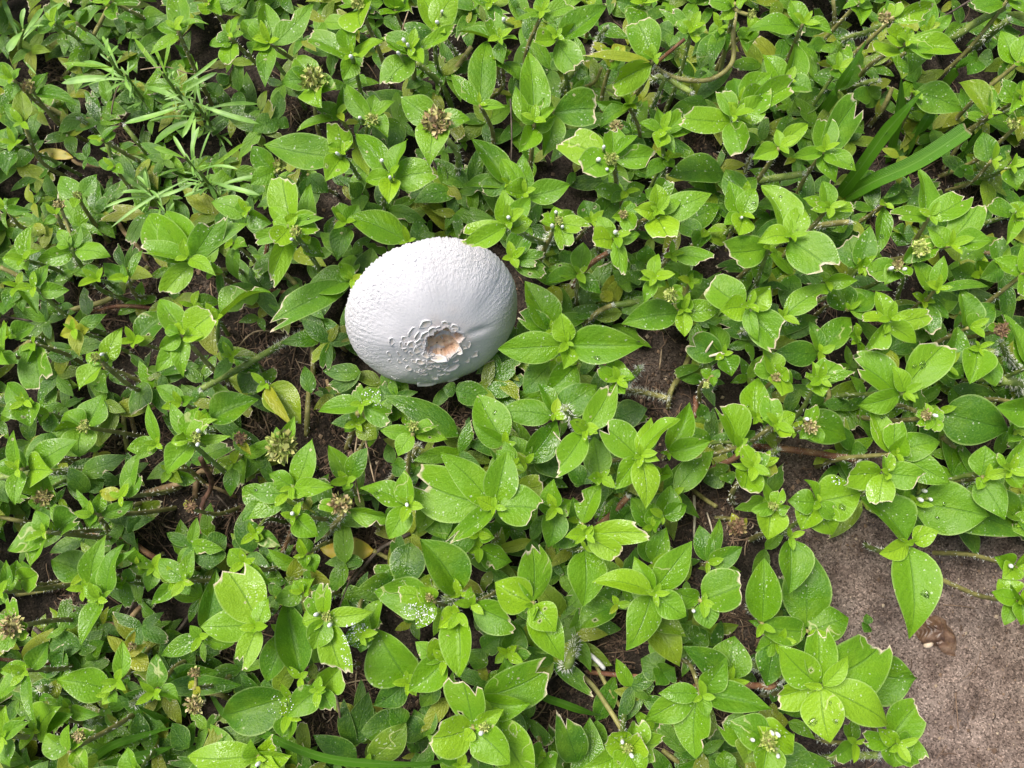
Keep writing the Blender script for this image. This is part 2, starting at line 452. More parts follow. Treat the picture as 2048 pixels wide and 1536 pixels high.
# creeping stems: tile | x y height_cm ... | width | colour (g green, y yellow-green, r red-brown, t straw) | hair density
STEMS = """A|830 60 3.2 740 230 2.6 680 340 1.8 440 590 .5|40|y|1
A|610 910 2.8 680 960 2 760 1030 1 850 1100 .3|50|g|2
A|960 970 2.4 1040 1070 2 1130 1180 1 1180 1260 .3|48|g|2
A|820 1100 2.8 870 1230 2 960 1290 1.2 1140 1230 .8 1250 1200 .3|45|g|1
A|270 780 2.4 420 850 1.8 560 910 1.2 800 880 .5|50|y|1
A|560 1230 .6 640 1270 .8 900 1280 .8 1000 1300 .3|38|t|0
B|1510 1070 4.6 1590 1170 4 1600 1280 3 1560 1420 .6|62|g|2
B|1700 360 3.4 1600 500 2.6 1500 620 1.6 1420 740 .4|50|y|1
B|1500 300 3.6 1590 420 2.4 1640 500 .8|44|g|2
B|1270 480 4 1400 580 3 1500 700 1.8 1560 840 .4|60|g|1
C|1190 520 4.4 1350 600 3.8 1560 620 3.6 1700 570 4 1790 460 4.4 1790 250 4.8 1800 80 4.9|46|y|2
C|1420 300 4.2 1290 410 3.6 1210 490 2.4 1180 560 .4|36|r|1
C|1270 590 4.2 1210 740 3 1130 900 .8|40|g|2
C|1470 710 4.4 1380 660 4 1250 590 3.2 1150 560 1|58|g|2
C|980 720 3.4 1040 850 2.6 980 960 .5|44|g|2
C|820 210 4 770 280 3 730 340 .8|50|g|2
C|610 490 3.2 510 620 2.4 430 760 .5|66|g|2
C|780 520 3.4 720 640 2.2 600 670 1 500 660 .3|34|y|0
C|1930 1200 4 1870 1330 2 1800 1420 .4|36|y|2
D|1010 170 4.8 880 240 4 760 275 2.6 620 285 .6|56|g|2
D|620 0 3.4 630 150 2.4 620 320 .5|40|y|1
D|1910 50 5 1700 160 4.2 1520 290 2.8 1440 350 .6|70|g|2
D|1930 150 4 1830 230 3 1700 330 .8|64|g|2
D|395 1300 4.8 200 1330 4 0 1370 2.6 -160 1400 .5|66|g|2
D|960 600 3.4 860 620 2.6 740 640 .6|50|g|2
D|2000 800 3.6 1800 860 2.6 1640 930 .5|50|g|1
D|1060 660 1.6 1000 800 1.2 930 900 .4|48|y|1
E|500 220 4.4 560 350 3.6 590 500 2.4 560 640 .4|44|g|2
E|0 590 3 120 650 2.6 240 720 2 300 790 1.4 440 890 .4|46|y|1
E|1140 590 .9 1010 700 1.2 850 830 1.2 720 880 1 520 930 1 380 1000 .9 270 1130 .8 90 1240 .3|54|y|1
E|1240 920 .7 1100 900 1 950 890 1 800 910 .8 590 950 .3|40|r|1
E|720 300 .3 700 420 .6 720 540 .3|40|y|0
E|860 170 .4 960 330 1 1080 460 .6 1120 540 .2|46|t|0
E|800 1360 3.6 950 1410 2.4 1120 1490 1.2 1240 1560 .3|40|y|1
E|540 1280 .4 480 1380 .8 380 1540 .3|44|t|0
F|90 1530 3.8 250 1440 3.4 420 1350 3 640 1220 2.2 850 1070 .8|62|g|3
F|950 1060 1 945 1250 1.2 935 1430 .3|50|y|1
F|1000 1070 .6 1100 1150 .8 1200 1230 .3|44|t|1
F|590 770 .5 750 790 1 930 812 .8 1100 830 .3|44|r|1
F|600 390 2.8 580 520 1.6 530 650 .4|44|r|1
F|700 620 .4 790 700 1 870 790 .4|50|y|1
F|220 620 2.2 280 690 1.4 380 730 .4|50|y|1
G|400 330 4.4 350 410 3.2 290 500 .8|60|g|3
G|830 480 4 720 550 3.4 620 650 2.8 540 780 .4|50|r|2
G|1110 840 1.6 980 870 1.8 850 890 1.6 720 920 1.2 560 990 .4|66|g|2
G|860 885 2.6 760 930 2.2 680 1000 1.4 570 1080 .4|50|y|2
G|1080 1360 4.6 1040 1410 4 980 1470 2.8 900 1520 .6|60|g|3
G|1520 1240 4.6 1560 1310 4.2 1610 1400 3.6 1640 1500 .5|66|g|3
G|1470 1240 .5 1400 1400 .9 1310 1560 .4|52|y|0
G|1330 400 3 1290 480 2 1270 570 .4|50|r|2
H|740 240 4.4 640 250 3.8 520 270 2.6 430 310 .5|56|y|2
H|330 990 3.6 230 970 4 |44|g|3
H|1830 1215 4.6 1720 1200 4 1620 1180 2.8 1560 1200 .5|70|g|3
H|1880 1130 4 1920 1240 3.2 2010 1340 1.4 2060 1400 .4|56|g|3
H|1880 1420 3.4 2000 1450 3 2080 1500 1|90|g|3
H|1850 480 2.6 1740 470 1.4 1640 450 .4|40|t|1
I|0 745 4 100 740 4 190 715 4.2|62|g|3
I|0 1050 2.2 140 1080 1.8 290 1110 .8|40|y|1
I|540 1165 .5 700 1180 1 840 1180 1.2 1000 1240 1.2 1200 1370 1 1400 1450 .4|52|r|1
I|840 1180 1.2 810 1110 2.2 780 1050 3.4|46|y|1
I|1400 790 1.2 1250 830 1 1070 870 .4|58|t|1
I|1720 640 .4 1620 690 .9 1520 720 .8 1480 900 .3|56|t|1
I|960 100 .3 950 300 .8 940 540 .3|44|y|1
I|1000 250 .3 990 400 .5|46|t|1
I|1560 800 .4 1660 830 .7 1800 900 .3|34|t|0
J|340 1060 3.6 310 1180 2.6 230 1350 1.4 100 1440 .4|44|r|2
J|230 1360 1.3 330 1470 1 470 1530 .3|40|r|2
J|380 1260 .5 300 1310 1 230 1360 1.3|36|r|2
J|1290 500 3.6 1240 590 2.4 1150 680 1.4 1050 780 .4|56|y|2
J|720 1030 4 640 1120 2.6 530 1220 .6|56|y|2
J|830 250 3.4 810 340 2.4 720 520 .5|50|y|1
J|450 80 .3 440 250 1 420 420 .3|52|y|1
J|590 0 .4 615 100 .6 620 160 .3|36|t|0
K|500 210 6.2 530 260 5.6 560 320 4.8|66|g|3
K|1110 490 6.4 1100 560 5.4|62|w|3
K|980 900 2.6 850 1040 2 730 1140 1.6 620 1240 .4|60|r|3
K|1290 140 3.8 1170 110 3 1030 85 1.6 940 80 .4|52|y|3
K|1990 420 2 1890 510 2.4 1800 600 2.2 1680 660 1.8 1540 720 1.2 1400 800 .3|56|r|3
K|1350 0 .4 1310 100 .8 1300 220 .3|44|y|1
K|1500 130 .6 1500 240 .9 1490 340 .3|54|r|2
K|1660 970 2 1580 920 1.2 1500 840 .4|40|y|0
L|-40 490 .6 200 510 1.6 450 540 2 620 570 2.4 760 590 2.8|62|r|3
L|140 360 4.6 80 410 3.4 0 480 1.4|44|r|2
L|210 520 3.6 150 560 3 90 600 2 20 640 .5|56|g|3
L|1230 230 4.2 1150 200 3 1060 190 1 980 200 .3|44|y|1
L|560 40 1 590 120 1.4 540 250 .5|46|y|1
L|1440 430 2 1560 540 1.4 1650 630 .5|50|y|1
L|1700 720 4 1600 800 2 1540 860 .5|28|g|1
M|450 440 .4 650 440 .9 820 430 1.1 950 440 1 1060 320 .8 1120 260 .3|50|t|1
M|950 440 1 970 480 .6 1000 540 .2|40|t|0
M|0 700 2 110 715 2.4 210 745 3.2|36|r|1
M|290 770 3.4 380 800 2 480 840 .6|36|y|0
M|940 940 .8 1080 940 1.2 1200 940 1.2 1400 930 1.2 1560 950 .4|46|y|2
M|1020 1040 3.6 1100 1000 2.6 1200 940 1.2|70|g|3
M|310 920 2.8 400 950 2 520 1000 .6|70|g|3
M|700 1180 2.6 800 1160 1.8 900 1140 .5|76|g|2
M|1560 960 .8 1690 970 1.4 1770 1030 .3|50|y|1
M|130 200 .3 350 160 1 560 100 .4|60|y|1
M|1600 1320 .3 1650 1200 .9 1720 1080 .4|36|y|1
N|1490 240 5.4 1570 232 4.8 1650 228 3.6 1720 240 1|66|g|3
N|1800 130 1 1770 230 .5|40|r|0
O|560 770 .5 700 890 1 830 1070 1 940 1250 1.4 1000 1360 .6|46|y|0
O|690 660 .3 780 830 .7 870 990 .8 1020 1180 .4|38|y|0
O|680 800 .3 900 820 1 1100 840 1.2 1260 870 1.4 1400 890 .8|46|r|1
O|1490 910 2 1650 900 2.6 1850 900 3 2000 905 3.4 2090 905 4|58|r|3
O|430 760 .6 490 750 2 530 730 3.2|84|g|3
O|1250 1400 .4 1340 1470 .7 1460 1560 .4|48|y|1
O|1200 270 2.8 1180 230 3.6|60|g|2
P|640 930 6.6 570 905 6 500 880 5.4|84|w|3
P|960 1400 3 850 1400 2.4 700 1405 1.4 480 1440 .3|64|g|3
P|480 820 5.2 420 900 3.6 300 900 2.2|50|g|2"""
# grass: label key | tile | x y z ... | width
GRASS = """tuft|D|520 870 .6 640 700 4 770 480 5.8 870 300 6.2|105
tuft|D|640 1500 .4 800 1290 2.4 1000 1010 4.4 1180 800 5.9 1290 680 6.2|125
tuft|D|660 1500 .3 900 1370 2 1250 1210 3.4 1620 970 4.6|150
tuft|D|1060 1190 .4 1090 950 2 1120 750 3.2 1130 580 3.8|105
tuft|D|1180 1140 .4 1260 1000 2.4 1340 870 3.4 1410 820 3.2|110
tuft|D|1440 650 .4 1530 540 3 1620 450 4 1690 430 4.2|90
tuft|D|1560 1200 .4 1640 1100 1.8 1730 960 3|100
arch|N|-200 1110 3 0 1215 4 300 1360 5 620 1465 5.4 1000 1503 5.4 1380 1500 5.2 1560 1440 4.8 1650 1350 4.4|60
thin|M|690 1495 .6 850 1370 2.4 1080 1290 3.4 1330 1220 4|56
thin|M|690 1560 .4 950 1490 2 1330 1370 3|90
thin|M|1340 1210 1 1200 1130 2.6 1060 1065 3.4|64
thin|M|1010 1040 1.6 900 910 4.2 850 830 5 812 770 5.2|50
thin|M|2000 1270 .4 1850 1190 2.6 1712 1105 3.6|52
small|O|330 985 2.2 480 1040 2.6 620 1090 2.2 785 1140 1.2|54
curl|O|90 440 3.6 150 480 3.9 190 560 3.6 195 680 2.4|60
wisp|A|1500 560 .4 1430 430 2.6 1340 340 3.4|90
wisp|A|990 570 .6 990 400 2.6 1020 220 3.6|22"""
# narrow leaved weed: shoot node x y h | leaf tip x y w
NARROW = """830 440 5|470 490 70|560 490 50|1050 490 50|660 240 55|780 270 50|830 290 44|910 350 44
960 570 4.2|640 470 80|470 640 95|800 720 38|590 690 42|1000 700 40
1250 560 5|1030 290 60|1170 340 44|1310 300 48|1390 510 38|1200 560 40
1350 670 4.2|1680 440 44|1670 555 60|1120 670 75|1240 840 50|1480 840 64
1490 780 3.2|1785 840 64|950 950 85|1140 930 44|1990 800 50|1500 640 44|1510 470 60|1990 950 70|1400 1060 60|1180 1110 110
1420 1200 4.8|1880 1095 54|1180 1130 70|1600 1200 40|1200 1360 38|1500 900 48|1330 1040 50|1530 970 64|1620 1000 32
1530 1310 3.6|2010 1350 54|1140 1530 50|1660 1530 64|1410 1510 48|2000 1500 66|1830 1300 40|850 1750 40
1140 1450 3.6|880 1320 64|930 1480 54|1050 1350 44|1110 1310 44|1220 1520 44|790 1600 40
180 230 3.8|20 -10 64|500 10 95|190 60 60|60 400 110|330 60 70"""
# thin dry threads: tile | x y z ... | width | colour
THREADS = """C|80 760 5.6 90 1100 5 70 1490 3.4|12|d
B|1215 90 5 1180 190 5.4 1160 290 5|10|t
J|865 170 4.6 890 480 3.8 955 780 4.6|14|t
J|835 370 2.6 800 650 2.6 845 940 4.8|14|t
D|1640 5 3.6 1520 80 3.4 1400 145 3|14|d
N|840 -10 1 760 110 2.4 670 350 5.2|14|d
N|650 940 4 690 1130 2.6 700 1370 1|18|t
J|1230 1180 .9 1010 1290 1 880 1430 .8 770 1560 .3|30|d
J|490 1240 .3 660 1160 .6 840 1090 .4|22|d
I|1540 600 3.8 1620 760 1.8 1610 850 1.2 1550 970 1 1545 1170 .9 1480 1300 .7 1350 1445 .3|40|r
I|1430 1150 .3 1560 1210 .8 1780 1280 .9 1880 1360 .8 1885 1480 .3|28|r
I|1540 780 .5 1700 920 .9 1810 1060 .3|14|d
M|260 460 2 400 570 1.6 560 670 1.2 830 740 .4|36|d
M|1160 600 .6 1350 500 1 1480 320 1.2 1500 280 .6|26|d
M|1100 130 .4 1040 240 1 960 390 .6|20|d
M|840 0 .2 |1|d
K|1490 890 .3 1495 1040 .8 1488 1210 .4|24|w
K|1590 1020 .3 1620 1120 .7 1640 1220 .3|14|w
K|410 400 4.6 470 470 4.9|10|w
G|1780 1245 4.8 1680 1258 5 1565 1290 4.4|22|w
G|1560 1280 4.4 1595 1220 4.9 1635 1160 5.2|16|w
G|1225 1370 .3 1235 1290 .4 1240 1220 .3|14|t
A|850 990 1 860 830 3 900 680 3.8 960 615 4|12|t
A|1080 535 4.4 1290 515 5 1480 570 4.6 1680 520 4|8|t
E|0 970 .8 150 990 1.4 320 1020 1.6 460 1040 .6|16|d
F|360 1220 .2 460 1110 .6 560 1080 .7 720 1100 .3|16|t
B|1400 1230 3 1450 1320 2.4 1550 1420 .8|24|d
B|1500 450 2.8 1480 560 .8|10|t
J|1150 690 .3 |1|d
L|-60 1400 .2 |1|d
N|720 890 .3 880 860 .6 1060 870 .3|12|t
N|820 790 .3 810 900 .5 835 1000 .3|12|t
K|1030 580 .2|1|d"""
# patches where the ground shows between the shoots (x y r, full-size pixels)
GAPS = """1590 930 62 1690 850 34 1745 900 46 1310 730 58 1345 790 44 1290 815 34 1210 1290 56 1185 1370 58 1240 1250 40
1130 1440 44 1100 1490 30 560 690 52 490 690 36 600 740 46 545 765 34 247 458 36 300 567 22 390 567 30 247 666 30 221 627 22 182 590 20
333 838 38 330 905 34 325 1010 56 443 1007 48 443 930 32 221 890 26 300 1045 26 513 838 22 617 800 24 656 864 36 773 916 42 680 930 24
539 1060 34 560 1085 30 720 1060 24 765 1075 24 735 1140 28 905 835 22 695 1357 32 670 1450 34 617 1450 30 734 1370 28 825 1420 26
156 1200 32 230 1290 22 470 1290 26 80 1440 30 930 1440 24 1390 1330 30 1360 1030 34 1430 1020 40 1470 1060 30 1010 1000 14 1140 1010 20
120 130 26 90 300 30 250 250 26 480 270 24 600 210 22 1400 300 30 1760 620 30 1860 340 30 1950 400 26 1990 600 26 1760 470 20 1590 600 30 1620 700 26 1650 600 20
1660 1050 60 1480 1270 30 1440 1240 24 1270 1480 40 1340 1440 34 1470 1430 30 1760 290 26"""
SOIL_POLY = [(1600, 1060), (1690, 1030), (1760, 1040), (1800, 1100), (1860, 1090), (1960, 1120), (2120, 1100), (2120, 1640),
             (1830, 1640), (1790, 1520), (1700, 1440), (1650, 1360), (1690, 1200), (1620, 1130)]
DROPS = """G 745 1290 52|G 1060 1170 30|G 240 830 30|G 365 1035 26|H 30 100 36|H 230 50 30|H 70 210 34|H 1290 1310 60|H 1230 1320 34|B 1090 610 50|B 560 450 60|B 540 860 44|K 430 580 40
K 1910 200 30|K 1870 60 26|J 1880 250 36|L 650 735 38|L 990 275 38|L 690 950 48|L 1400 1030 30|P 1310 190 58|P 470 1150 50|P 640 1150 34|P 80 790 40|C 170 490 26|D 1020 1000 32|D 1100 755 24
E 1300 320 30|I 1970 850 28|B 780 1480 34|G 225 1380 24|K 590 320 22|H 980 350 40|P 1320 210 40|D 760 1230 24|L 1450 930 30|N 1030 1000 34|F 910 225 30|J 970 870 40|J 40 840 30|B 430 390 34|P 600 1010 26"""

# ---------------------------------------------------------------- helpers
CAM = Vector(cam.location)
CP, SP = math.cos(PITCH), math.sin(PITCH)


def ray(px, py):
    x, y = (px - W0 / 2) / F, (H0 / 2 - py) / F
    return Vector((x, y * CP + SP, y * SP - CP))           # camera x, y, -z turned into the world


def at(px, py, z):
    d = ray(px, py)
    t = (z - CAM.z) / d.z
    return CAM + d * t


def pix(p):
    q = Vector(p) - CAM
    yc, zc = q.y * CP + q.z * SP, -q.y * SP + q.z * CP
    return W0 / 2 + F * q.x / -zc, H0 / 2 - F * yc / -zc


def psize(px, z):
    return px * (CAM.z - z) / CP / F


def gz(x, y):
    v = Vector((x, y, 0))
    return 0.0035 * noise.noise(v * 14) + 0.0015 * noise.noise(v * 55 + Vector((3, 1, 7))) + 0.0008 * noise.noise(v * 130) + 0.0007 * noise.noise(v * 260)


def tag(o, label=None, cat=None, group=None, kind=None):
    if label: o['label'] = label
    if cat: o['category'] = cat
    if group: o['group'] = group
    if kind: o['kind'] = kind
    return o


def mesh_obj(name, verts, faces, mat, parent=None, smooth=True, attrs=None, uv=None):
    me = bpy.data.meshes.new(name)
    verts = np.asarray(verts, dtype=np.float64)
    me.from_pydata(verts.tolist(), [], [tuple(f) for f in faces])
    if smooth:
        me.polygons.foreach_set('use_smooth', [True] * len(me.polygons))
    for k, arr in (attrs or {}).items():
        a = me.attributes.new(k, 'FLOAT', 'POINT')
        a.data.foreach_set('value', np.asarray(arr, dtype=np.float32))
    if uv is not None:
        lay = me.uv_layers.new(name='UVMap')
        li = np.empty(len(me.loops), dtype=np.int32)
        me.loops.foreach_get('vertex_index', li)
        lay.data.foreach_set('uv', np.asarray(uv, dtype=np.float32)[li].ravel())
    me.materials.append(mat)
    o = bpy.data.objects.new(name, me)
    COL.objects.link(o)
    if parent:
        o.parent = parent
    return o


def empty(name, loc):
    o = bpy.data.objects.new(name, None)
    o.empty_display_size = 0.01
    o.location = loc
    COL.objects.link(o)
    return o


class Acc:                                                 # gathers small pieces into one mesh
    def __init__(self):
        self.v, self.f, self.a = [], [], {}

    def add(self, verts, faces, **attrs):
        n = len(self.v)
        self.v.extend([tuple(p) for p in verts])
        self.f.extend([tuple(i + n for i in fc) for fc in faces])
        for k, x in attrs.items():
            arr = self.a.setdefault(k, [])
            arr.extend(list(x) if hasattr(x, '__len__') else [x] * len(verts))

    def build(self, name, mat, parent=None, smooth=True):
        return mesh_obj(name, self.v, self.f, mat, parent, smooth, self.a)


# ---------------------------------------------------------------- materials
class NT:
    def __init__(self, name):
        self.m = bpy.data.materials.new(name)
        self.m.use_nodes = True
        self.t = self.m.node_tree
        self.b = self.t.nodes['Principled BSDF']
        self.out = self.t.nodes['Material Output']

    def n(self, kind, **kw):
        nd = self.t.nodes.new('ShaderNode' + kind)
        for k, v in kw.items():
            setattr(nd, k, v)
        return nd

    def l(self, a, b):
        self.t.links.new(a, b)

    def val(self, sock, x):
        if hasattr(x, 'is_linked') or hasattr(x, 'links'):
            self.l(x, sock)
        else:
            sock.default_value = x

    def math(self, op, a, b=0.0, c=0.0):
        nd = self.n('Math', operation=op)
        for i, x in enumerate((a, b, c)):
            self.val(nd.inputs[i], x)
        return nd.outputs[0]

    def ramp(self, fac, *stops):
        nd = self.n('ValToRGB')
        e = nd.color_ramp.elements
        e[0].position, e[0].color = stops[0][0], (*stops[0][1], 1)
        e[1].position, e[1].color = stops[-1][0], (*stops[-1][1], 1)
        for p, c in stops[1:-1]:
            k = e.new(p)
            k.color = (*c, 1)
        self.l(fac, nd.inputs[0])
        return nd.outputs[0]

    def step(self, x, lo, hi):
        nd = self.n('MapRange', interpolation_type='SMOOTHSTEP')
        self.l(x, nd.inputs[0])
        nd.inputs[1].default_value, nd.inputs[2].default_value = lo, hi
        return nd.outputs[0]

    def mix(self, fac, a, b, blend='MIX'):
        nd = self.n('Mix', data_type='RGBA', blend_type=blend)
        self.val(nd.inputs[0], fac)
        for i, x in ((6, a), (7, b)):
            if isinstance(x, tuple):
                nd.inputs[i].default_value = (*x, 1)
            else:
                self.l(x, nd.inputs[i])
        return nd.outputs[2]

    def noise(self, vec, scale, detail=3, rough=0.55):
        nd = self.n('TexNoise')
        nd.inputs['Scale'].default_value = scale
        nd.inputs['Detail'].default_value = detail
        nd.inputs['Roughness'].default_value = rough
        self.l(vec, nd.inputs['Vector'])
        return nd.outputs[0]

    def vor(self, vec, scale, out=0, feature='F1'):
        nd = self.n('TexVoronoi', feature=feature)
        nd.inputs['Scale'].default_value = scale
        self.l(vec, nd.inputs['Vector'])
        return nd.outputs[out]

    def bump(self, h, strength, dist, prev=None):
        nd = self.n('Bump')
        nd.inputs['Strength'].default_value = strength
        nd.inputs['Distance'].default_value = dist
        self.l(h, nd.inputs['Height'])
        if prev:
            self.l(prev, nd.inputs['Normal'])
        return nd.outputs[0]

    def attr(self, name):
        return self.n('Attribute', attribute_name=name).outputs['Fac']

    def set(self, **kw):
        for k, v in kw.items():
            self.val(self.b.inputs[k.replace('_', ' ')], (*v, 1) if isinstance(v, tuple) and len(v) == 3 else v)
        return self.m


def coords(t):
    """object coordinates, shifted a little differently for each object"""
    tc = t.n('TexCoord')
    oi = t.n('ObjectInfo')
    k = t.math('MULTIPLY', oi.outputs['Random'], 3.7)
    cb = t.n('CombineXYZ')
    t.l(k, cb.inputs[0]); t.l(k, cb.inputs[1]); t.l(k, cb.inputs[2])
    va = t.n('VectorMath', operation='ADD')
    t.l(tc.outputs['Object'], va.inputs[0]); t.l(cb.outputs[0], va.inputs[1])
    return va.outputs[0], oi.outputs['Random'], tc


def leaf_material():
    t = NT('leaf')
    vec, rnd, tc = coords(t)
    sep = t.n('SeparateXYZ')
    t.l(tc.outputs['UV'], sep.inputs[0])
    v = t.math('SUBTRACT', t.math('MULTIPLY', sep.outputs[0], 2.0), 1.0)
    av = t.math('ABSOLUTE', v)
    u = sep.outputs[1]
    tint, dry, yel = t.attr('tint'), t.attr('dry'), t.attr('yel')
    col = t.ramp(tint, (0.0, (0.026, 0.092, 0.008)), (0.35, (0.062, 0.185, 0.008)), (0.7, (0.150, 0.335, 0.009)), (1.0, (0.290, 0.490, 0.016)))  # low to high leaves: leaf age plus painted shade-to-light contrast
    big = t.noise(vec, 70, 3)
    col = t.mix(t.math('MULTIPLY', t.step(big, 0.42, 0.72), 0.40), col, (0.22, 0.39, 0.012))
    fine = t.noise(vec, 1500, 2, 0.6)
    col = t.mix(t.math('MULTIPLY', t.step(fine, 0.45, 0.75), 0.36), col, (0.25, 0.45, 0.04))
    # sunken veins: midrib and arching laterals
    lat = t.math('SINE', t.math('MULTIPLY', t.math('SUBTRACT', u, t.math('MULTIPLY', av, 0.34)), 46.0))
    latm = t.math('MULTIPLY', t.step(lat, 0.72, 1.0), t.step(av, 0.03, 0.2))
    rib = t.math('SUBTRACT', 1.0, t.step(av, 0.012, 0.055))
    col = t.mix(t.math('MULTIPLY', latm, 0.10), col, (0.06, 0.17, 0.02))
    col = t.mix(t.math('MULTIPLY', rib, 0.5), col, (0.06, 0.16, 0.02))
    edge = t.math('MULTIPLY', t.step(av, 0.90, 0.985), 0.5)
    col = t.mix(edge, col, (0.40, 0.56, 0.17))
    # yellowing and olive blotches
    col = t.mix(t.math('MULTIPLY', yel, t.math('ADD', 0.45, t.math('MULTIPLY', big, 0.7))), col, (0.44, 0.40, 0.035))
    # leaf miner trails
    mn = t.math('ABSOLUTE', t.math('SUBTRACT', t.noise(vec, 105, 1.5, 0.4), 0.5))
    gate = t.math('MULTIPLY', t.step(t.noise(vec, 48, 1), 0.57, 0.62), t.step(rnd, 0.66, 0.7))
    trail = t.math('MULTIPLY', t.math('SUBTRACT', 1.0, t.step(mn, 0.006, 0.018)), gate)
    col = t.mix(t.math('MULTIPLY', trail, 0.6), col, (0.56, 0.60, 0.26))
    # pale specks of grit and scale, scraped smears
    wob = t.n('TexNoise'); wob.inputs['Scale'].default_value = 1600; t.l(vec, wob.inputs['Vector'])
    wv = t.n('VectorMath', operation='SCALE'); t.l(wob.outputs['Color'], wv.inputs[0]); wv.inputs['Scale'].default_value = 0.0011
    wa = t.n('VectorMath', operation='ADD'); t.l(vec, wa.inputs[0]); t.l(wv.outputs[0], wa.inputs[1])
    vd, vc = t.vor(wa.outputs[0], 700), t.vor(wa.outputs[0], 700, 1)
    sc = t.n('SeparateColor'); t.l(vc, sc.inputs[0])
    gate2 = t.step(t.noise(vec, 75, 2), 0.40, 0.66)
    thr = t.math('MULTIPLY', t.math('ADD', 0.12, t.math('MULTIPLY', sc.outputs[1], 0.24)), t.step(sc.outputs[0], 0.45, 0.5))
    speck = t.math('LESS_THAN', vd, t.math('MULTIPLY', thr, gate2))
    col = t.mix(t.math('MULTIPLY', speck, 0.6), col, (0.66, 0.74, 0.52))
    smear = t.math('MULTIPLY', t.step(t.noise(vec, 620, 3, 0.7), 0.60, 0.68), t.step(t.noise(vec, 95, 2), 0.62, 0.70))
    col = t.mix(t.math('MULTIPLY', smear, 0.65), col, (0.62, 0.68, 0.42))
    sd, scol = t.vor(wa.outputs[0], 170), t.vor(wa.outputs[0], 170, 1)
    s2 = t.n('SeparateColor'); t.l(scol, s2.inputs[0])
    spot = t.math('MULTIPLY', t.math('LESS_THAN', sd, 0.11), t.step(s2.outputs[0], 0.92, 0.93))
    col = t.mix(t.math('MULTIPLY', spot, 0.8), col, (0.55, 0.52, 0.30))
    # dry clipped rims
    rimn = t.noise(vec, 420, 3)
    dcol = t.mix(rimn, (0.52, 0.38, 0.20), (0.88, 0.83, 0.63))
    col = t.mix(t.step(dry, 0.25, 0.75), col, dcol)
    # wet film in patches
    wet = t.step(t.noise(vec, 55, 2), 0.53, 0.63)
    rough = t.math('SUBTRACT', 0.48, t.math('MULTIPLY', wet, 0.30))
    cell = t.vor(vec, 1250)
    h = t.math('ADD', t.math('MULTIPLY', cell, 0.5), t.math('MULTIPLY', fine, 0.5))
    bmp = t.bump(h, 0.6, 0.00045)
    vein = t.math('ADD', t.math('MULTIPLY', lat, 0.17), t.math('MULTIPLY', rib, -2.0))
    bmp = t.bump(vein, 0.45, 0.00035, bmp)
    bmp = t.bump(t.noise(vec, 170, 2), 0.35, 0.0014, bmp)
    t.set(Base_Color=col, Roughness=rough, Normal=bmp, Specular_IOR_Level=0.4, Sheen_Weight=0.0, Sheen_Roughness=0.5)
    tr = t.n('BsdfTranslucent')
    t.l(t.mix(0.55, col, (0.34, 0.56, 0.012)), tr.inputs[0])
    t.l(bmp, tr.inputs[1])
    ms = t.n('MixShader')
    ms.inputs[0].default_value = 0.32
    t.l(t.b.outputs[0], ms.inputs[1]); t.l(tr.outputs[0], ms.inputs[2])
    t.l(ms.outputs[0], t.out.inputs[0])
    return t.m


def grass_material():
    t = NT('grass_blade')
    vec, rnd, tc = coords(t)
    sep = t.n('SeparateXYZ'); t.l(tc.outputs['UV'], sep.inputs[0])
    st = t.math('SINE', t.math('MULTIPLY', sep.outputs[0], 75.0))
    col = t.mix(t.noise(vec, 60, 3), (0.045, 0.19, 0.007), (0.125, 0.345, 0.012))
    col = t.mix(t.math('MULTIPLY', t.step(st, 0.2, 1.0), 0.5), col, (0.19, 0.42, 0.05))
    cb = t.n('CombineXYZ')
    t.l(t.math('MULTIPLY', sep.outputs[0], 26.0), cb.inputs[0]); t.l(t.math('MULTIPLY', sep.outputs[1], 2.5), cb.inputs[1])
    streak = t.noise(cb.outputs[0], 1.0, 3, 0.6)
    col = t.mix(t.math('MULTIPLY', t.step(streak, 0.45, 0.7), 0.55), col, (0.20, 0.42, 0.04))
    midv = t.math('SUBTRACT', 1.0, t.step(t.math('ABSOLUTE', t.math('SUBTRACT', sep.outputs[0], 0.5)), 0.02, 0.06))
    col = t.mix(t.math('MULTIPLY', midv, 0.5), col, (0.24, 0.45, 0.09))
    spk = t.math('MULTIPLY', t.step(t.noise(vec, 700, 2), 0.66, 0.72), t.step(t.noise(vec, 70, 2), 0.45, 0.6))
    col = t.mix(t.math('MULTIPLY', spk, 0.6), col, (0.6, 0.66, 0.45))
    col = t.mix(t.step(t.attr('dry'), 0.4, 0.9), col, (0.35, 0.33, 0.16))
    b = t.bump(t.math('ADD', st, t.noise(vec, 260, 3)), 0.8, 0.0003)
    t.set(Base_Color=col, Roughness=0.30, Normal=b)
    tr = t.n('BsdfTranslucent'); t.l(t.mix(0.5, col, (0.2, 0.45, 0.01)), tr.inputs[0])
    ms = t.n('MixShader'); ms.inputs[0].default_value = 0.25
    t.l(t.b.outputs[0], ms.inputs[1]); t.l(tr.outputs[0], ms.inputs[2]); t.l(ms.outputs[0], t.out.inputs[0])
    return t.m


def tone_material(name, a, b, scale=300, rough=0.7, bump=0.4, spec=0.3):
    t = NT(name)
    vec, rnd, tc = coords(t)
    nz = t.noise(vec, scale, 4)
    col = t.mix(t.step(nz, 0.3, 0.7), a, b)
    t.set(Base_Color=col, Roughness=rough, Normal=t.bump(nz, bump, 0.0004), Specular_IOR_Level=spec)
    return t.m


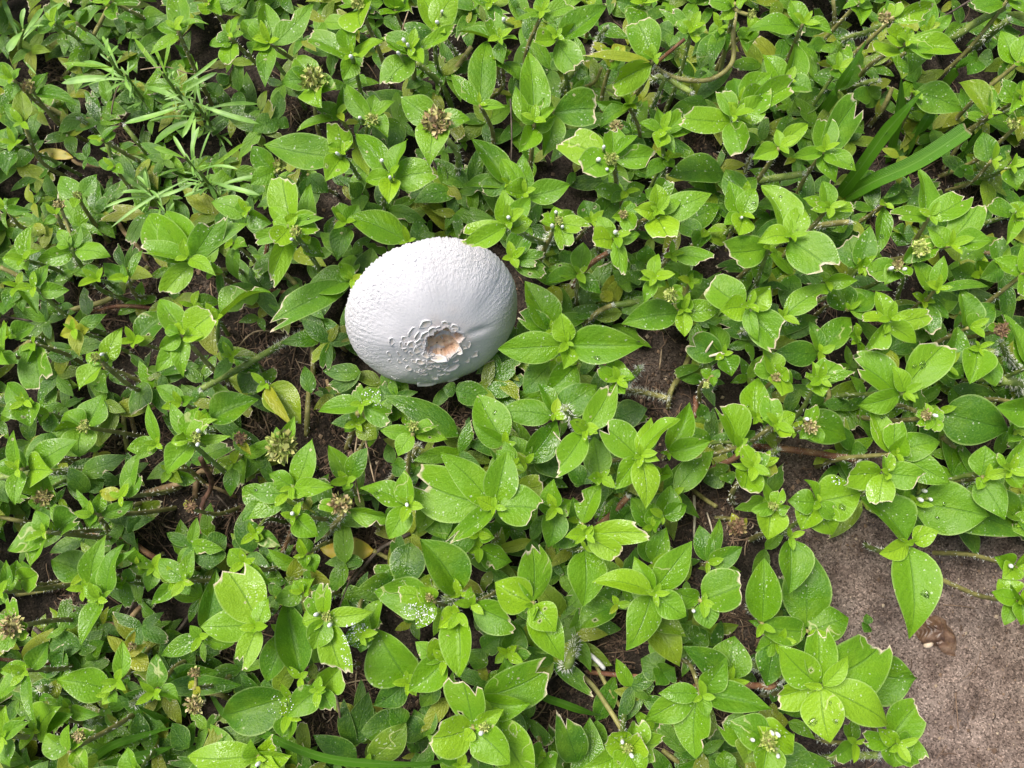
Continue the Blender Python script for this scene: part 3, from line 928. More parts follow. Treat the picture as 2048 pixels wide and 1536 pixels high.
def ground_material():
    t = NT('soil')
    tc = t.n('TexCoord')
    vec = tc.outputs['Object']
    bare = t.attr('bare')
    n1, n2, n3 = t.noise(vec, 16, 4), t.noise(vec, 70, 5, 0.6), t.noise(vec, 900, 3, 0.7)
    gcol = t.vor(vec, 1500, 1)
    gs = t.n('SeparateColor'); t.l(gcol, gs.inputs[0])
    dark = t.ramp(n2, (0.30, (0.012, 0.010, 0.008)), (0.5, (0.032, 0.025, 0.019)), (0.72, (0.080, 0.063, 0.050)))
    pale = t.ramp(n2, (0.28, (0.082, 0.058, 0.046)), (0.48, (0.190, 0.146, 0.120)), (0.75, (0.280, 0.226, 0.190)))
    col = t.mix(bare, dark, pale)
    grain = t.ramp(gs.outputs[0], (0.0, (0.30, 0.28, 0.27)), (0.45, (0.9, 0.88, 0.86)), (0.85, (1.15, 1.12, 1.1)), (1.0, (1.9, 1.85, 1.8)))
    col = t.mix(1.0, col, grain, 'MULTIPLY')
    blot = t.step(t.noise(vec, 42, 5, 0.7), 0.55, 0.70)
    col = t.mix(t.math('MULTIPLY', blot, 0.7), col, (0.030, 0.024, 0.022))
    damp = t.step(n1, 0.55, 0.75)
    col = t.mix(t.math('MULTIPLY', damp, 0.35), col, (0.10, 0.075, 0.066))
    h = t.math('ADD', n3, t.math('MULTIPLY', gs.outputs[1], 0.6))
    t.set(Base_Color=col, Roughness=0.92, Normal=t.bump(h, 0.7, 0.0009), Specular_IOR_Level=0.2)
    return t.m


def cap_material():
    t = NT('mushroom_cap')
    tc = t.n('TexCoord')
    vec = tc.outputs['Object']
    fl = t.attr('flesh')
    sep = t.n('SeparateXYZ'); t.l(tc.outputs['UV'], sep.inputs[0])
    cb = t.n('CombineXYZ')
    t.l(t.math('MULTIPLY', sep.outputs[0], 300.0), cb.inputs[0])
    t.l(t.math('MULTIPLY', sep.outputs[1], 38.0), cb.inputs[1])
    fib = t.noise(cb.outputs[0], 1.0, 4, 0.6)
    n1 = t.noise(vec, 60, 4)
    col = t.mix(n1, (0.535, 0.53, 0.545), (0.61, 0.603, 0.615))
    col = t.mix(t.math('MULTIPLY', t.step(fib, 0.56, 0.36), 0.0), col, (0.70, 0.68, 0.68))
    col = t.mix(t.math('MULTIPLY', t.step(t.noise(vec, 38, 4, 0.65), 0.5, 0.75), 0.3), col, (0.54, 0.49, 0.47))
    grit = t.math('MULTIPLY', t.step(t.noise(vec, 520, 2), 0.70, 0.76), t.step(t.noise(vec, 45, 2), 0.5, 0.62))
    col = t.mix(t.math('MULTIPLY', grit, 0.6), col, (0.30, 0.22, 0.16))
    f1 = t.noise(vec, 210, 4)
    flesh = t.ramp(f1, (0.28, (0.42, 0.24, 0.14)), (0.5, (0.64, 0.43, 0.28)), (0.7, (0.72, 0.58, 0.43)))
    spk = t.step(t.noise(vec, 480, 3), 0.62, 0.70)
    spk = t.math('MULTIPLY', spk, t.step(t.noise(vec, 120, 2), 0.48, 0.58))
    flesh = t.mix(spk, flesh, (0.05, 0.035, 0.03))
    col = t.mix(fl, col, flesh)
    amp = t.math('ADD', 0.15, t.math('MULTIPLY', t.step(sep.outputs[1], 0.35, 0.75), 0.85))
    h = t.math('MULTIPLY', fib, amp)
    b = t.bump(h, 0.75, 0.0011)
    b = t.bump(t.noise(vec, 900, 3), 0.3, 0.0004, b)
    t.set(Base_Color=col, Roughness=0.85, Normal=b, Specular_IOR_Level=0.2)
    return t.m


def head_material():
    t = NT('flower_head')
    a, b = t.attr('tone'), t.attr('hue')
    green = t.ramp(a, (0.0, (0.14, 0.21, 0.03)), (0.6, (0.33, 0.42, 0.07)), (1.0, (0.55, 0.60, 0.20)))
    brown = t.ramp(a, (0.0, (0.09, 0.045, 0.025)), (0.5, (0.28, 0.17, 0.09)), (1.0, (0.56, 0.44, 0.26)))
    col = t.mix(b, green, brown)
    t.set(Base_Color=col, Roughness=0.75)
    return t.m


def plain(name, col, rough=0.6, **kw):
    t = NT(name)
    return t.set(Base_Color=col, Roughness=rough, **kw)


M_LEAF, M_GRASS, M_GROUND, M_CAP, M_HEAD = leaf_material(), grass_material(), ground_material(), cap_material(), head_material()
M_STEM = {'g': tone_material('green_stem', (0.11, 0.18, 0.03), (0.25, 0.32, 0.08), 240, 0.5),
          'y': tone_material('olive_stem', (0.17, 0.16, 0.05), (0.33, 0.31, 0.11), 200, 0.55),
          'r': tone_material('red_brown_stem', (0.12, 0.045, 0.028), (0.27, 0.15, 0.075), 180, 0.55),
          't': tone_material('straw_stem', (0.16, 0.10, 0.05), (0.36, 0.26, 0.14), 200, 0.7)}
M_STEM['w'] = M_STEM['g']
M_THREAD = {'d': tone_material('dark_dry_thread', (0.045, 0.035, 0.028), (0.15, 0.115, 0.09), 300),
            't': tone_material('tan_dry_thread', (0.20, 0.14, 0.085), (0.40, 0.31, 0.20), 300),
            'r': tone_material('withered_stem', (0.085, 0.04, 0.028), (0.24, 0.13, 0.085), 260),
            'w': tone_material('bleached_thread', (0.45, 0.38, 0.27), (0.68, 0.61, 0.47), 300)}
M_NARROW = tone_material('narrow_leaf', (0.10, 0.23, 0.028), (0.21, 0.39, 0.065), 140, 0.45, 0.3, 0.4)
M_HAIR = plain('stem_hair', (0.70, 0.72, 0.62), 0.5)
M_BUD = plain('white_bud', (0.68, 0.69, 0.63), 0.6)
M_POWDER = plain('white_powder', (0.85, 0.86, 0.88), 0.9)
M_DROP = plain('water', (1, 1, 1), 0.02, Transmission_Weight=1.0, IOR=1.33)
M_LITTER = None

# ---------------------------------------------------------------- ground
EXCL = [tuple(float(x) for x in g) for g in zip(*[iter(GAPS.split())] * 3)]


def in_poly(x, y, poly):
    c = False
    j = len(poly) - 1
    for i in range(len(poly)):
        (xi, yi), (xj, yj) = poly[i], poly[j]
        if (yi > y) != (yj > y) and x < (xj - xi) * (y - yi) / (yj - yi) + xi:
            c = not c
        j = i
    return c


def poly_dist(x, y, poly):
    best = 1e9
    for i in range(len(poly)):
        (ax, ay), (bx, by) = poly[i - 1], poly[i]
        dx, dy = bx - ax, by - ay
        k = max(0, min(1, ((x - ax) * dx + (y - ay) * dy) / (dx * dx + dy * dy)))
        best = min(best, math.hypot(x - ax - k * dx, y - ay - k * dy))
    return -best if in_poly(x, y, poly) else best


def in_gap(px, py):
    if in_poly(px, py, SOIL_POLY):
        return True
    return any((px - x) ** 2 + (py - y) ** 2 < r * r for x, y, r in EXCL)


BARE_PATCHES = [(1590, 930, 75), (1740, 900, 60), (1320, 750, 60), (1660, 1050, 80), (1440, 1030, 60), (1490, 1260, 50), (1300, 1480, 60)]


def bareness(px, py):
    b = 1 - max(0, min(1, (poly_dist(px, py, SOIL_POLY) + 30) / 110))
    for x, y, r in BARE_PATCHES:
        b = max(b, 0.3 * max(0, min(1, 1.4 - math.hypot(px - x, py - y) / r)))
    return b


def build_ground():
    xs = np.concatenate([[-3, -1.5, -0.8], np.arange(-0.42, 0.4201, 0.003), [0.8, 1.5, 3]])
    ys = np.concatenate([[-3, -1.5, -0.7], np.arange(-0.32, 0.3801, 0.003), [0.8, 1.5, 3]])
    nx, ny = len(xs), len(ys)
    vs, bare = [], []
    for y in ys:
        for x in xs:
            z = gz(x, y) - (0.0 if abs(x) < 0.5 and abs(y) < 0.5 else 0.004)
            vs.append((x, y, z))
            px, py = pix((x, y, 0))
            bare.append(bareness(px, py) if -300 < px < 2600 and -300 < py < 2100 else 0)
    fs = [(j * nx + i, j * nx + i + 1, (j + 1) * nx + i + 1, (j + 1) * nx + i) for j in range(ny - 1) for i in range(nx - 1)]
    return tag(mesh_obj('ground', vs, fs, M_GROUND, attrs={'bare': bare}), kind='structure')


build_ground()

# ---------------------------------------------------------------- leaf builder
BV, BF, BN = [], [], [0]                                   # every leaf face in world space, for resting things on leaves


def bvh_add(v, f):
    BV.append(np.asarray(v)); BF.extend([tuple(i + BN[0] for i in q) for q in f]); BN[0] += len(v)


GRIDF = {}


def grid_faces(nu, nv):
    if (nu, nv) not in GRIDF:
        GRIDF[(nu, nv)] = [(i * (nv + 1) + j, i * (nv + 1) + j + 1, (i + 1) * (nv + 1) + j + 1, (i + 1) * (nv + 1) + j)
                           for i in range(nu) for j in range(nv)]
    return GRIDF[(nu, nv)]


def leaf_geo(P0, P2, width, arch=0.1, roll=0.0, fold=0.15, cup=0.15, cut=False, bite=False, nu=12, nv=8, shape=(0.62, 0.78), wave=0.03, tipcurl=0.0):
    """one leaf blade from P0 (base) to P2 (tip or clipped end): vertices, uv, dryness"""
    P0, P2 = np.array(P0), np.array(P2)
    ax = P2 - P0
    L = np.linalg.norm(ax) + 1e-9
    full = 1.0
    cu = 1.0
    if cut:
        cu = random.uniform(0.66, 0.80)
        P2 = P0 + ax / cu
        L = L / cu
        ax = P2 - P0
    a = ax / np.linalg.norm(ax)
    up = np.array([0, 0, 1.0])
    s = np.cross(a, up)
    if np.linalg.norm(s) < 0.2:
        s = np.cross(a, np.array([0.3, 1, 0]))
    s /= np.linalg.norm(s)
    n = np.cross(s, a)
    s, n = s * math.cos(roll) + n * math.sin(roll), n * math.cos(roll) - s * math.sin(roll)
    U = np.linspace(0, 1, nu + 1)
    if cut:
        U = np.concatenate([np.linspace(0, 0.95, nu), [1.0]])
    V = np.linspace(-1, 1, nv + 1)
    u, v = np.meshgrid(U, V, indexing='ij')
    if cut:
        sl = random.uniform(-0.16, 0.16)
        ph = random.uniform(0, 6)
        jag = 0.020 * np.sin(V * 9 + ph) + 0.018 * np.sin(V * 21 + ph * 2) - 0.035 * (V ** 2) + RNG.uniform(-.018, .018, nv + 1)
        lim = cu + sl * V + jag
        if random.random() < 0.35:
            lim -= 0.16 * np.exp(-((V - random.uniform(-.6, .6)) / 0.22) ** 2)
        u = u * lim[None, :]
    uu = np.clip(u, 0, 1)
    e0, e1 = shape
    pk = e0 / (e0 + e1)
    hw = (uu ** e0) * ((1 - uu) ** e1) / (pk ** e0 * (1 - pk) ** e1)
    hw = np.maximum(hw, 0.07 * (uu < 0.2)) * width / 2
    dry = np.zeros_like(uu)
    if cut:
        dry[-1, :] = np.clip(RNG.uniform(0.5, 1.4, nv + 1), 0, 1)
        dry[-2, :] = np.clip(RNG.uniform(-0.3, 0.62, nv + 1), 0, 1)
    vv = v.copy()
    if bite:
        sd = random.choice((-1, 1))
        u0, wd, dp = random.uniform(0.45, 0.8), random.uniform(0.07, 0.12), random.uniform(0.35, 0.7)
        not_ = 1 - dp * np.exp(-((uu - u0) / wd) ** 4)
        side = (v * sd > 0)
        vv = np.where(side, v * not_, v)
        dry[side & (np.abs(v) > 0.99) & (not_ < 0.93)] = 1.0
    x = vv * hw
    ph = random.uniform(0, 6.28)
    z = fold * np.abs(x) - cup * (x ** 2) / (width / 2 + 1e-9)
    z += wave * width * np.sin(uu * 9 + ph + v) * (vv ** 2)
    z += arch * L * 4 * uu * (1 - uu) - tipcurl * L * np.clip(uu - 0.6, 0, 1) ** 2 * 3
    bend = random.uniform(-0.06, 0.06) * L * np.sin(uu * math.pi)
    pts = P0 + a * (uu * L)[..., None] + s * (x + bend)[..., None] + n * z[..., None]
    uv = np.stack([v * 0.5 + 0.5, uu], -1).reshape(-1, 2)
    return pts.reshape(-1, 3), grid_faces(nu, nv), uv, dry.ravel()


def tube(pts, radii, nseg=7):
    """swept tube through a smoothed polyline"""
    P = [np.array(p) for p in pts]
    Q, R = [], []
    m = len(P)
    for i in range(m - 1):
        p0, p1, p2, p3 = P[max(i - 1, 0)], P[i], P[i + 1], P[min(i + 2, m - 1)]
        k = max(3, int(np.linalg.norm(p2 - p1) / 0.003))
        k = min(k, 12)
        for j in range(k):
            t = j / k
            Q.append(0.5 * ((2 * p1) + (p2 - p0) * t + (2 * p0 - 5 * p1 + 4 * p2 - p3) * t * t + (3 * p1 - p0 - 3 * p2 + p3) * t ** 3))
            R.append(radii[i] * (1 - t) + radii[i + 1] * t)
    Q.append(P[-1]); R.append(radii[-1])
    Q = np.array(Q)
    T = np.gradient(Q, axis=0)
    T /= np.linalg.norm(T, axis=1)[:, None] + 1e-12
    vs, fs, fr = [], [], []
    for q, tt, r in zip(Q, T, R):
        s = np.cross(tt, (0, 0, 1.0))
        if np.linalg.norm(s) < 1e-3:
            s = np.array([1.0, 0, 0])
        s /= np.linalg.norm(s)
        b = np.cross(s, tt)
        fr.append((q, s, b, r, tt))
        for k in range(nseg):
            an = 2 * math.pi * k / nseg
            vs.append(q + (s * math.cos(an) + b * math.sin(an)) * r * (1 + 0.06 * math.sin(an * 3 + q[0] * 900)))
    for i in range(len(Q) - 1):
        for k in range(nseg):
            k2 = (k + 1) % nseg
            fs.append((i * nseg + k, i * nseg + k2, (i + 1) * nseg + k2, (i + 1) * nseg + k))
    fs.append(tuple(range(nseg))[::-1])
    fs.append(tuple((len(Q) - 1) * nseg + k for k in range(nseg)))
    return vs, fs, fr


def hairs(frames, per, length=0.0016, wid=0.00012):
    acc = Acc()
    for i in range(len(frames) - 1):
        q, s, b, r, tt = frames[i]
        seg = np.linalg.norm(frames[i + 1][0] - q)
        for _ in range(int(per * seg / 0.001 + random.random())):
            an = random.uniform(0, 6.283)
            d = s * math.cos(an) + b * math.sin(an)
            p = q + tt * random.uniform(0, seg) + d * r * 0.95
            dd = d + tt * random.uniform(-.5, .5) + np.array([0, 0, random.uniform(-.2, .2)])
            dd = dd / np.linalg.norm(dd) * length * random.uniform(0.5, 1.25)
            w = np.cross(d, tt) * wid
            acc.add([p - w, p + w, p + dd], [(0, 1, 2)])
    return acc


def ellipsoid(c, axis, r, ln, nu=7, nv=10):
    axis = np.array(axis) / np.linalg.norm(axis)
    s = np.cross(axis, (0.2, 1, 0.1)); s /= np.linalg.norm(s)
    b = np.cross(axis, s)
    vs, fs = [], []
    for i in range(nu + 1):
        th = math.pi * i / nu
        for k in range(nv):
            an = 2 * math.pi * k / nv
            rr = r * math.sin(th) * (1 + 0.05 * math.sin(an * 5))
            vs.append(np.array(c) + axis * (-math.cos(th) * ln) + (s * math.cos(an) + b * math.sin(an)) * rr)
    for i in range(nu):
        for k in range(nv):
            fs.append((i * nv + k, i * nv + (k + 1) % nv, (i + 1) * nv + (k + 1) % nv, (i + 1) * nv + k))
    return vs, fs


def head_geo(c, r, kind):
    """flower head: a low dome crowded with little bracts, calyx teeth and dry florets"""
    acc = Acc()
    c = np.array(c)
    n = int(38 + 90 * min(1, r / 0.007))
    hueb = {'b': 0.58, 'y': 0.12, 'g': 0.04, 'w': 0.0, 'd': 0.97}[kind]
    for i in range(n):
        th = math.acos(1 - random.random() * 0.95)
        an = random.uniform(0, 6.283)
        d = np.array([math.sin(th) * math.cos(an), math.sin(th) * math.sin(an), math.cos(th) * 0.75 + 0.1])
        p = c + d * r * random.uniform(0.45, 0.85)
        d2 = d + RNG.uniform(-.6, .6, 3)
        d2 /= np.linalg.norm(d2)
        ln = r * random.uniform(0.25, 0.55)
        w = np.cross(d2, RNG.uniform(-1, 1, 3)); w /= np.linalg.norm(w) + 1e-9
        w = w * r * random.uniform(0.09, 0.20)
        nn = np.cross(d2, w)
        mid = p + d2 * ln * 0.5 + nn * 0.25
        cen = max(0, 1 - math.sin(th) * 1.1)
        hue = min(1, max(0, hueb + random.uniform(-.35, .35) + (0.35 * cen if kind != 'w' else 0)))
        tn = random.uniform(.6, 1.0) if kind == 'w' else random.uniform(0.1, 1.0) * (.55 if kind == 'd' else 1)
        acc.add([p - w * 0.6, p + w * 0.6, mid + w, mid - w, p + d2 * ln], [(0, 1, 2, 3), (3, 2, 4)],
                tone=[tn * .7, tn * .7, tn, tn, min(1, tn * 1.3)], hue=hue)
    # receptacle under the bracts
    vs, fs = ellipsoid(c - np.array([0, 0, r * 0.1]), (0, 0, 1), r * 0.72, r * 0.5)
    acc.add(vs, fs, tone=0.2, hue=hueb)
    return acc


# ---------------------------------------------------------------- shoots
HS = 1.3


def parse_shoots():
    out = []
    for key, txt in SHOOTS.items():
        ox, oy, s = TILES[key]
        for line in txt.split('\n'):
            items = line.split('|')
            cx, cy, h = (float(q) for q in items[0].split())
            sh = dict(c=(ox + cx / s, oy + cy / s), h=h * 0.01 * HS, leaves=[], buds=[], heads=[])
            for it in items[1:]:
                q = it.split()
                if q[0] == 'o':
                    sh['buds'].append((ox + float(q[1]) / s, oy + float(q[2]) / s))
                elif q[0] == 'H':
                    sh['heads'].append((ox + float(q[1]) / s, oy + float(q[2]) / s, float(q[3]) / s, q[4]))
                else:
                    sh['leaves'].append((ox + float(q[0]) / s, oy + float(q[1]) / s, float(q[2]) / s, q[3] if len(q) > 3 else ''))
            out.append(sh)
    return out


NUM = ['no', 'one', 'two', 'three', 'four', 'five', 'six', 'seven', 'eight', 'nine']
ZONES = [(1195, 1325, 90, 'by the white stick'), (690, 1085, 130, 'by the fallen yellow leaf'), (1878, 1268, 120, 'by the brown husk'),
         (830, 1235, 75, 'dusted with white powder'), (700, 1290, 75, 'dusted with white powder'), (1285, 895, 70, 'round a white-tipped stub'),
         (858, 640, 215, 'touching the white mushroom'), (858, 640, 290, 'near the white mushroom'),
         (1740, 250, 190, 'between broad grass blades'), (1740, 250, 270, 'near the broad grass tuft'), (330, 230, 170, 'amid narrow-leaved weed'), (330, 230, 270, 'near narrow-leaved weed'),
         (740, 1470, 150, 'by the long arching grass'), (1330, 740, 110, 'by a dark soil gap'), (1400, 720, 80, 'by bleached straws'),
         (410, 1030, 110, 'by a withered red-brown stem'), (500, 720, 90, 'by a long hairy stem'), (1380, 160, 110, 'by an arching yellow stem'),
         (1590, 905, 110, 'by a hairy red-brown stem'), (1450, 1370, 100, 'by a hairy red-brown stem'), (1950, 60, 120, 'by thick hairy stems'),
         (270, 620, 110, 'along an olive runner'), (270, 1080, 90, 'along a red-brown runner'), (300, 1440, 130, 'among thin grass blades'),
         (1080, 1440, 110, 'over dark littered ground'), (330, 950, 110, 'over dark littered ground'), (560, 1020, 90, 'over dark littered ground'),
         (660, 900, 80, 'over dark littered ground'), (850, 240, 90, 'by a brown globe head'), (630, 170, 90, 'by a yellowish globe head')]


def zone(px, py):
    for x, y, r, z in ZONES:
        if math.hypot(px - x, py - y) < r:
            return z
    d = poly_dist(px, py, SOIL_POLY)
    if d < 0:
        return 'standing on the bare soil'
    if d < 130:
        return 'edging the bare soil'
    if px < 650:
        return 'among ragged small leaves'
    return 'in the broad-leaved mat'


HN = {'b': 'a brown-headed shoot', 'y': 'a yellow-headed shoot', 'g': 'a green-headed shoot', 'w': 'a woolly-headed shoot', 'd': 'a dead brown clump'}


def near(sh):
    z = zone(*sh['c'])
    if z not in ('in the broad-leaved mat', 'among ragged small leaves'):
        return z
    best = (120, None)
    for o in ALL:
        if o is sh or not (o['buds'] or o['heads']):
            continue
        d = math.hypot(o['c'][0] - sh['c'][0], o['c'][1] - sh['c'][1])
        if d < best[0]:
            best = (d, o)
    o = best[1]
    if o is None:
        return z
    return 'beside ' + (f"a {NUM[min(9, len(o['buds']))]}-bud shoot" if o['buds'] else HN[o['heads'][0][3]])


def shoot_label(sh):
    h, lv = sh['h'], sh['leaves']
    size = 'tall' if h >= 0.0455 * HS else ('mid-height' if h > 0.033 * HS else 'low')
    mx = max([math.hypot(q[0] - sh['c'][0], q[1] - sh['c'][1]) for q in lv] + [0])
    rt = sum(q[2] for q in lv) / max(1, sum(math.hypot(q[0] - sh['c'][0], q[1] - sh['c'][1]) for q in lv))
    form = 'broad ' if rt > 0.68 else ('narrow ' if rt < 0.47 else '')
    big = form + 'large ' if mx > 105 else (form + 'small ' if mx < 55 else form)
    f = []
    if sh['buds']:
        f.append(NUM[min(9, len(sh['buds']))] + ' white bud' + ('s' if len(sh['buds']) > 1 else ''))
    if sh['heads']:
        f.append({'b': 'brown flower head', 'y': 'yellowish flower head', 'g': 'green flower cluster', 'w': 'woolly white head', 'd': 'dead brown clump'}[sh['heads'][0][3]])
    nc = sum('c' in q[3] for q in lv)
    if any('y' in q[3] for q in lv):
        f.append('yellowing')
    elif nc == len(lv):
        f.append('all clipped')
    elif nc > 1:
        f.append(NUM[min(9, nc)] + ' clipped')
    elif nc:
        f.append('one clipped')
    elif any('b' in q[3] for q in lv):
        f.append('one bitten')
    else:
        f.append('all whole')
    n = NUM[min(9, len(lv))]
    pre = f'{size} weed shoot, {n} {big}' + ('leaf' if n == 'one' else 'leaves')
    while True:
        s = ', '.join([pre] + f) + ', ' + near(sh)
        if len(s.replace('-', ' ').split()) <= 16 or len(f) <= 1:
            return s
        f.pop()


def add_leaf(parent, base, P0, P2, w, flags, tint, mat=None, **kw):
    cut, bite = 'c' in flags, 'b' in flags
    v, f, uv, dry = leaf_geo(P0, P2, w, cut=cut, bite=bite, **kw)
    if kw.get('nu', 12) == 12 and random.random() < 0.05:   # a chewed hole or two
        f = list(f)
        for _ in range(random.choice((1, 1, 2))):
            i, j = random.randint(3, 8), random.choice((1, 2, 5, 6))
            q = (i * 9 + j, i * 9 + j + 1, (i + 1) * 9 + j + 1, (i + 1) * 9 + j)
            if q in f:
                f.remove(q)
                c = v[list(q)].mean(0)
                sh_ = random.uniform(.15, .45)
                for k_ in q:
                    v[k_] = v[k_] + (c - v[k_]) * sh_
                    dry[k_] = max(dry[k_], .55)
    bvh_add(v, f)
    n = len(v)
    yel = (random.uniform(0.55, 0.95) if 'y' in flags else (random.uniform(0.1, 0.35) if random.random() < 0.08 and P0[2] < 0.05 else 0.0))
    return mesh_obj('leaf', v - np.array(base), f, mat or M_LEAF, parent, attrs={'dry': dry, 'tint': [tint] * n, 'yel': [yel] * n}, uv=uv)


def build_shoot(sh, label=None, group='creeping weed shoots of the green mat'):
    cx, cy = sh['c']
    h = sh['h']
    node = at(cx, cy, h)
    an = random.uniform(0, 6.283)
    bd = random.uniform(0.08, 0.28) * h
    if math.hypot(cx - 866, cy - 627) < 250:                # rooted clear of the mushroom
        an = math.atan2(627 - cy, cx - 866)
        bd = 0.45 * h
    bx, by = node.x + bd * math.cos(an), node.y + bd * math.sin(an)
    base = Vector((bx, by, gz(bx, by)))
    root = empty('weed_shoot', base)
    tag(root, label or shoot_label(sh), 'weed', group)
    bnp = np.array(base)
    nd = np.array(node)
    lens = [math.hypot(q[0] - cx, q[1] - cy) for q in sh['leaves']]
    mx = max(lens) if lens else 1
    k = len(sh['leaves'])
    for i, (tx, ty, w, fl) in enumerate(sh['leaves']):
        lpx = lens[i]
        wm = psize(w, h)
        lm = psize(lpx, h)
        inner = lpx < 0.42 * mx or lm < wm * 0.9
        z0 = h + 0.0014 * i
        rel = i / max(1, k - 1)
        if inner:
            dz = min(0.011, wm * random.uniform(0.5, 0.9))
        else:
            dz = lm * random.uniform(-0.14, 0.24) + lm * 0.10 * rel
            if h < 0.03 * HS:
                dz = lm * random.uniform(-0.02, 0.16)
        z1 = max(0.004, z0 + dz)
        P2 = at(tx, ty, z1)
        P0 = nd + np.array([0, 0, 0.0014 * i])
        d = np.array(P2) - P0
        P0 = P0 + d * 0.04
        t = max(0.0, min(1.0, (h / HS - 0.018) / 0.034)) * 0.66 + random.uniform(-0.04, 0.30) + (0.18 if inner else 0)  # higher leaves lighter: younger growth, plus light and shade painted into the tint
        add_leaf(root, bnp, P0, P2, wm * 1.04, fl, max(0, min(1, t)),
                 arch=random.uniform(0.02, 0.10) if not inner else random.uniform(-0.05, 0.06),
                 roll=random.gauss(0, 0.27), fold=random.choice((random.uniform(0.15, 0.4), random.uniform(0.35, 0.9))), cup=random.uniform(-0.1, 0.3),
                 wave=random.uniform(0.01, 0.08), tipcurl=random.choice((0, 0.05, 0.12, 0.25)),
                 shape=(random.uniform(0.6, 0.8), random.uniform(0.92, 1.2)))
    # tiny young leaves at the growing tip
    if h >= 0.029 * HS and not sh['heads'] and k < 8:
        a0 = random.uniform(0, 6.283)
        for j in range(random.choice((2, 3, 4)) if mx > 45 else 2):
            a = a0 + j * 1.7 + random.uniform(-.3, .3)
            ln = random.uniform(.0035, .0075)
            P0 = nd + np.array([0, 0, 0.0014 * k])
            P2 = P0 + np.array([math.cos(a) * ln, math.sin(a) * ln, ln * random.uniform(.3, 1.0)])
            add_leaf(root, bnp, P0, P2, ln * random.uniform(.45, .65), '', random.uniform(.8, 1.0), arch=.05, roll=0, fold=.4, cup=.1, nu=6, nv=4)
    # stem from the root to the node
    mid = (nd + bnp) / 2 + np.array([random.uniform(-.005, .005), random.uniform(-.005, .005), 0])
    r = 0.0007 + 0.008 * h
    vs, fs, fr = tube([bnp - np.array([0, 0, 0.003]), mid, nd + np.array([0, 0, 0.0014 * k * 0.6])], [r * 1.1, r, r * 0.8], 6)
    st = mesh_obj('stem', np.array(vs) - bnp, fs, M_STEM[random.choice('gyy')], root)
    if h > 0.034:
        hr = hairs(fr, 0.8, 0.0014)
        if hr.v:
            hr.v = [tuple(np.array(p) - bnp) for p in hr.v]
            tag(hr.build('stem_hair', M_HAIR, st, False), kind='stuff')
    zt = h + 0.0014 * k + 0.002
    for (x, y, rr, kd) in sh['heads']:
        c = at(x, y, zt)
        a = head_geo(np.array(c) - bnp, psize(rr, zt), kd)
        a.build('flower_head', M_HEAD, root, False)
        # a short stalk carries the head when it stands away from the node
        if (Vector(c) - Vector(nd)).length > 0.004:
            vs, fs, _ = tube([nd - bnp, (nd + np.array(c)) / 2 - bnp + np.array([0, 0, -.001]), np.array(c) - bnp], [r * .8, r * .7, r * .7], 6)
            mesh_obj('flower_stalk', vs, fs, M_STEM['y'], root)
    for (x, y) in sh['buds']:
        c = np.array(at(x, y, zt + 0.0012))
        tl = np.array([random.uniform(-.35, .35), random.uniform(-.5, .1), 1.0])
        tl /= np.linalg.norm(tl)
        vs, fs = ellipsoid(c - bnp, tl, 0.00090 * random.uniform(.8, 1.15), 0.0016)
        bo = mesh_obj('flower_bud', vs, fs, M_BUD, root)
        foot = nd + (c - nd) * np.array([.75, .75, 0]) + np.array([0, 0, 0.002])
        vs, fs, _ = tube([foot - bnp, c - tl * 0.002 - bnp], [0.0007, 0.0008], 5)
        mesh_obj('bud_stalk', vs, fs, M_STEM['g'], root)
    return root


ALL = parse_shoots()
ALL.sort(key=lambda s: -s['h'] - 0.00005 * max([math.hypot(q[0] - s['c'][0], q[1] - s['c'][1]) for q in s['leaves']] + [0]))
LIMIT = 300
for sh in ALL[:LIMIT]:
    build_shoot(sh)
LOW = ALL[LIMIT:]

# ---------------------------------------------------------------- creeping stems
ZN = {'g': 'green', 'y': 'olive-yellow', 'r': 'red-brown', 't': 'straw-coloured', 'w': 'white-tipped'}


def parse_line(txt):
    for line in txt.split('\n'):
        q = line.split('|')
        key = q[-4] if False else None
        yield q


def poly_points(key, nums):
    ox, oy, s = TILES[key]
    v = [float(x) for x in nums.split()]
    return [(ox + v[i] / s, oy + v[i + 1] / s, v[i + 2] * 0.01) for i in range(0, len(v) - 2, 3)], s


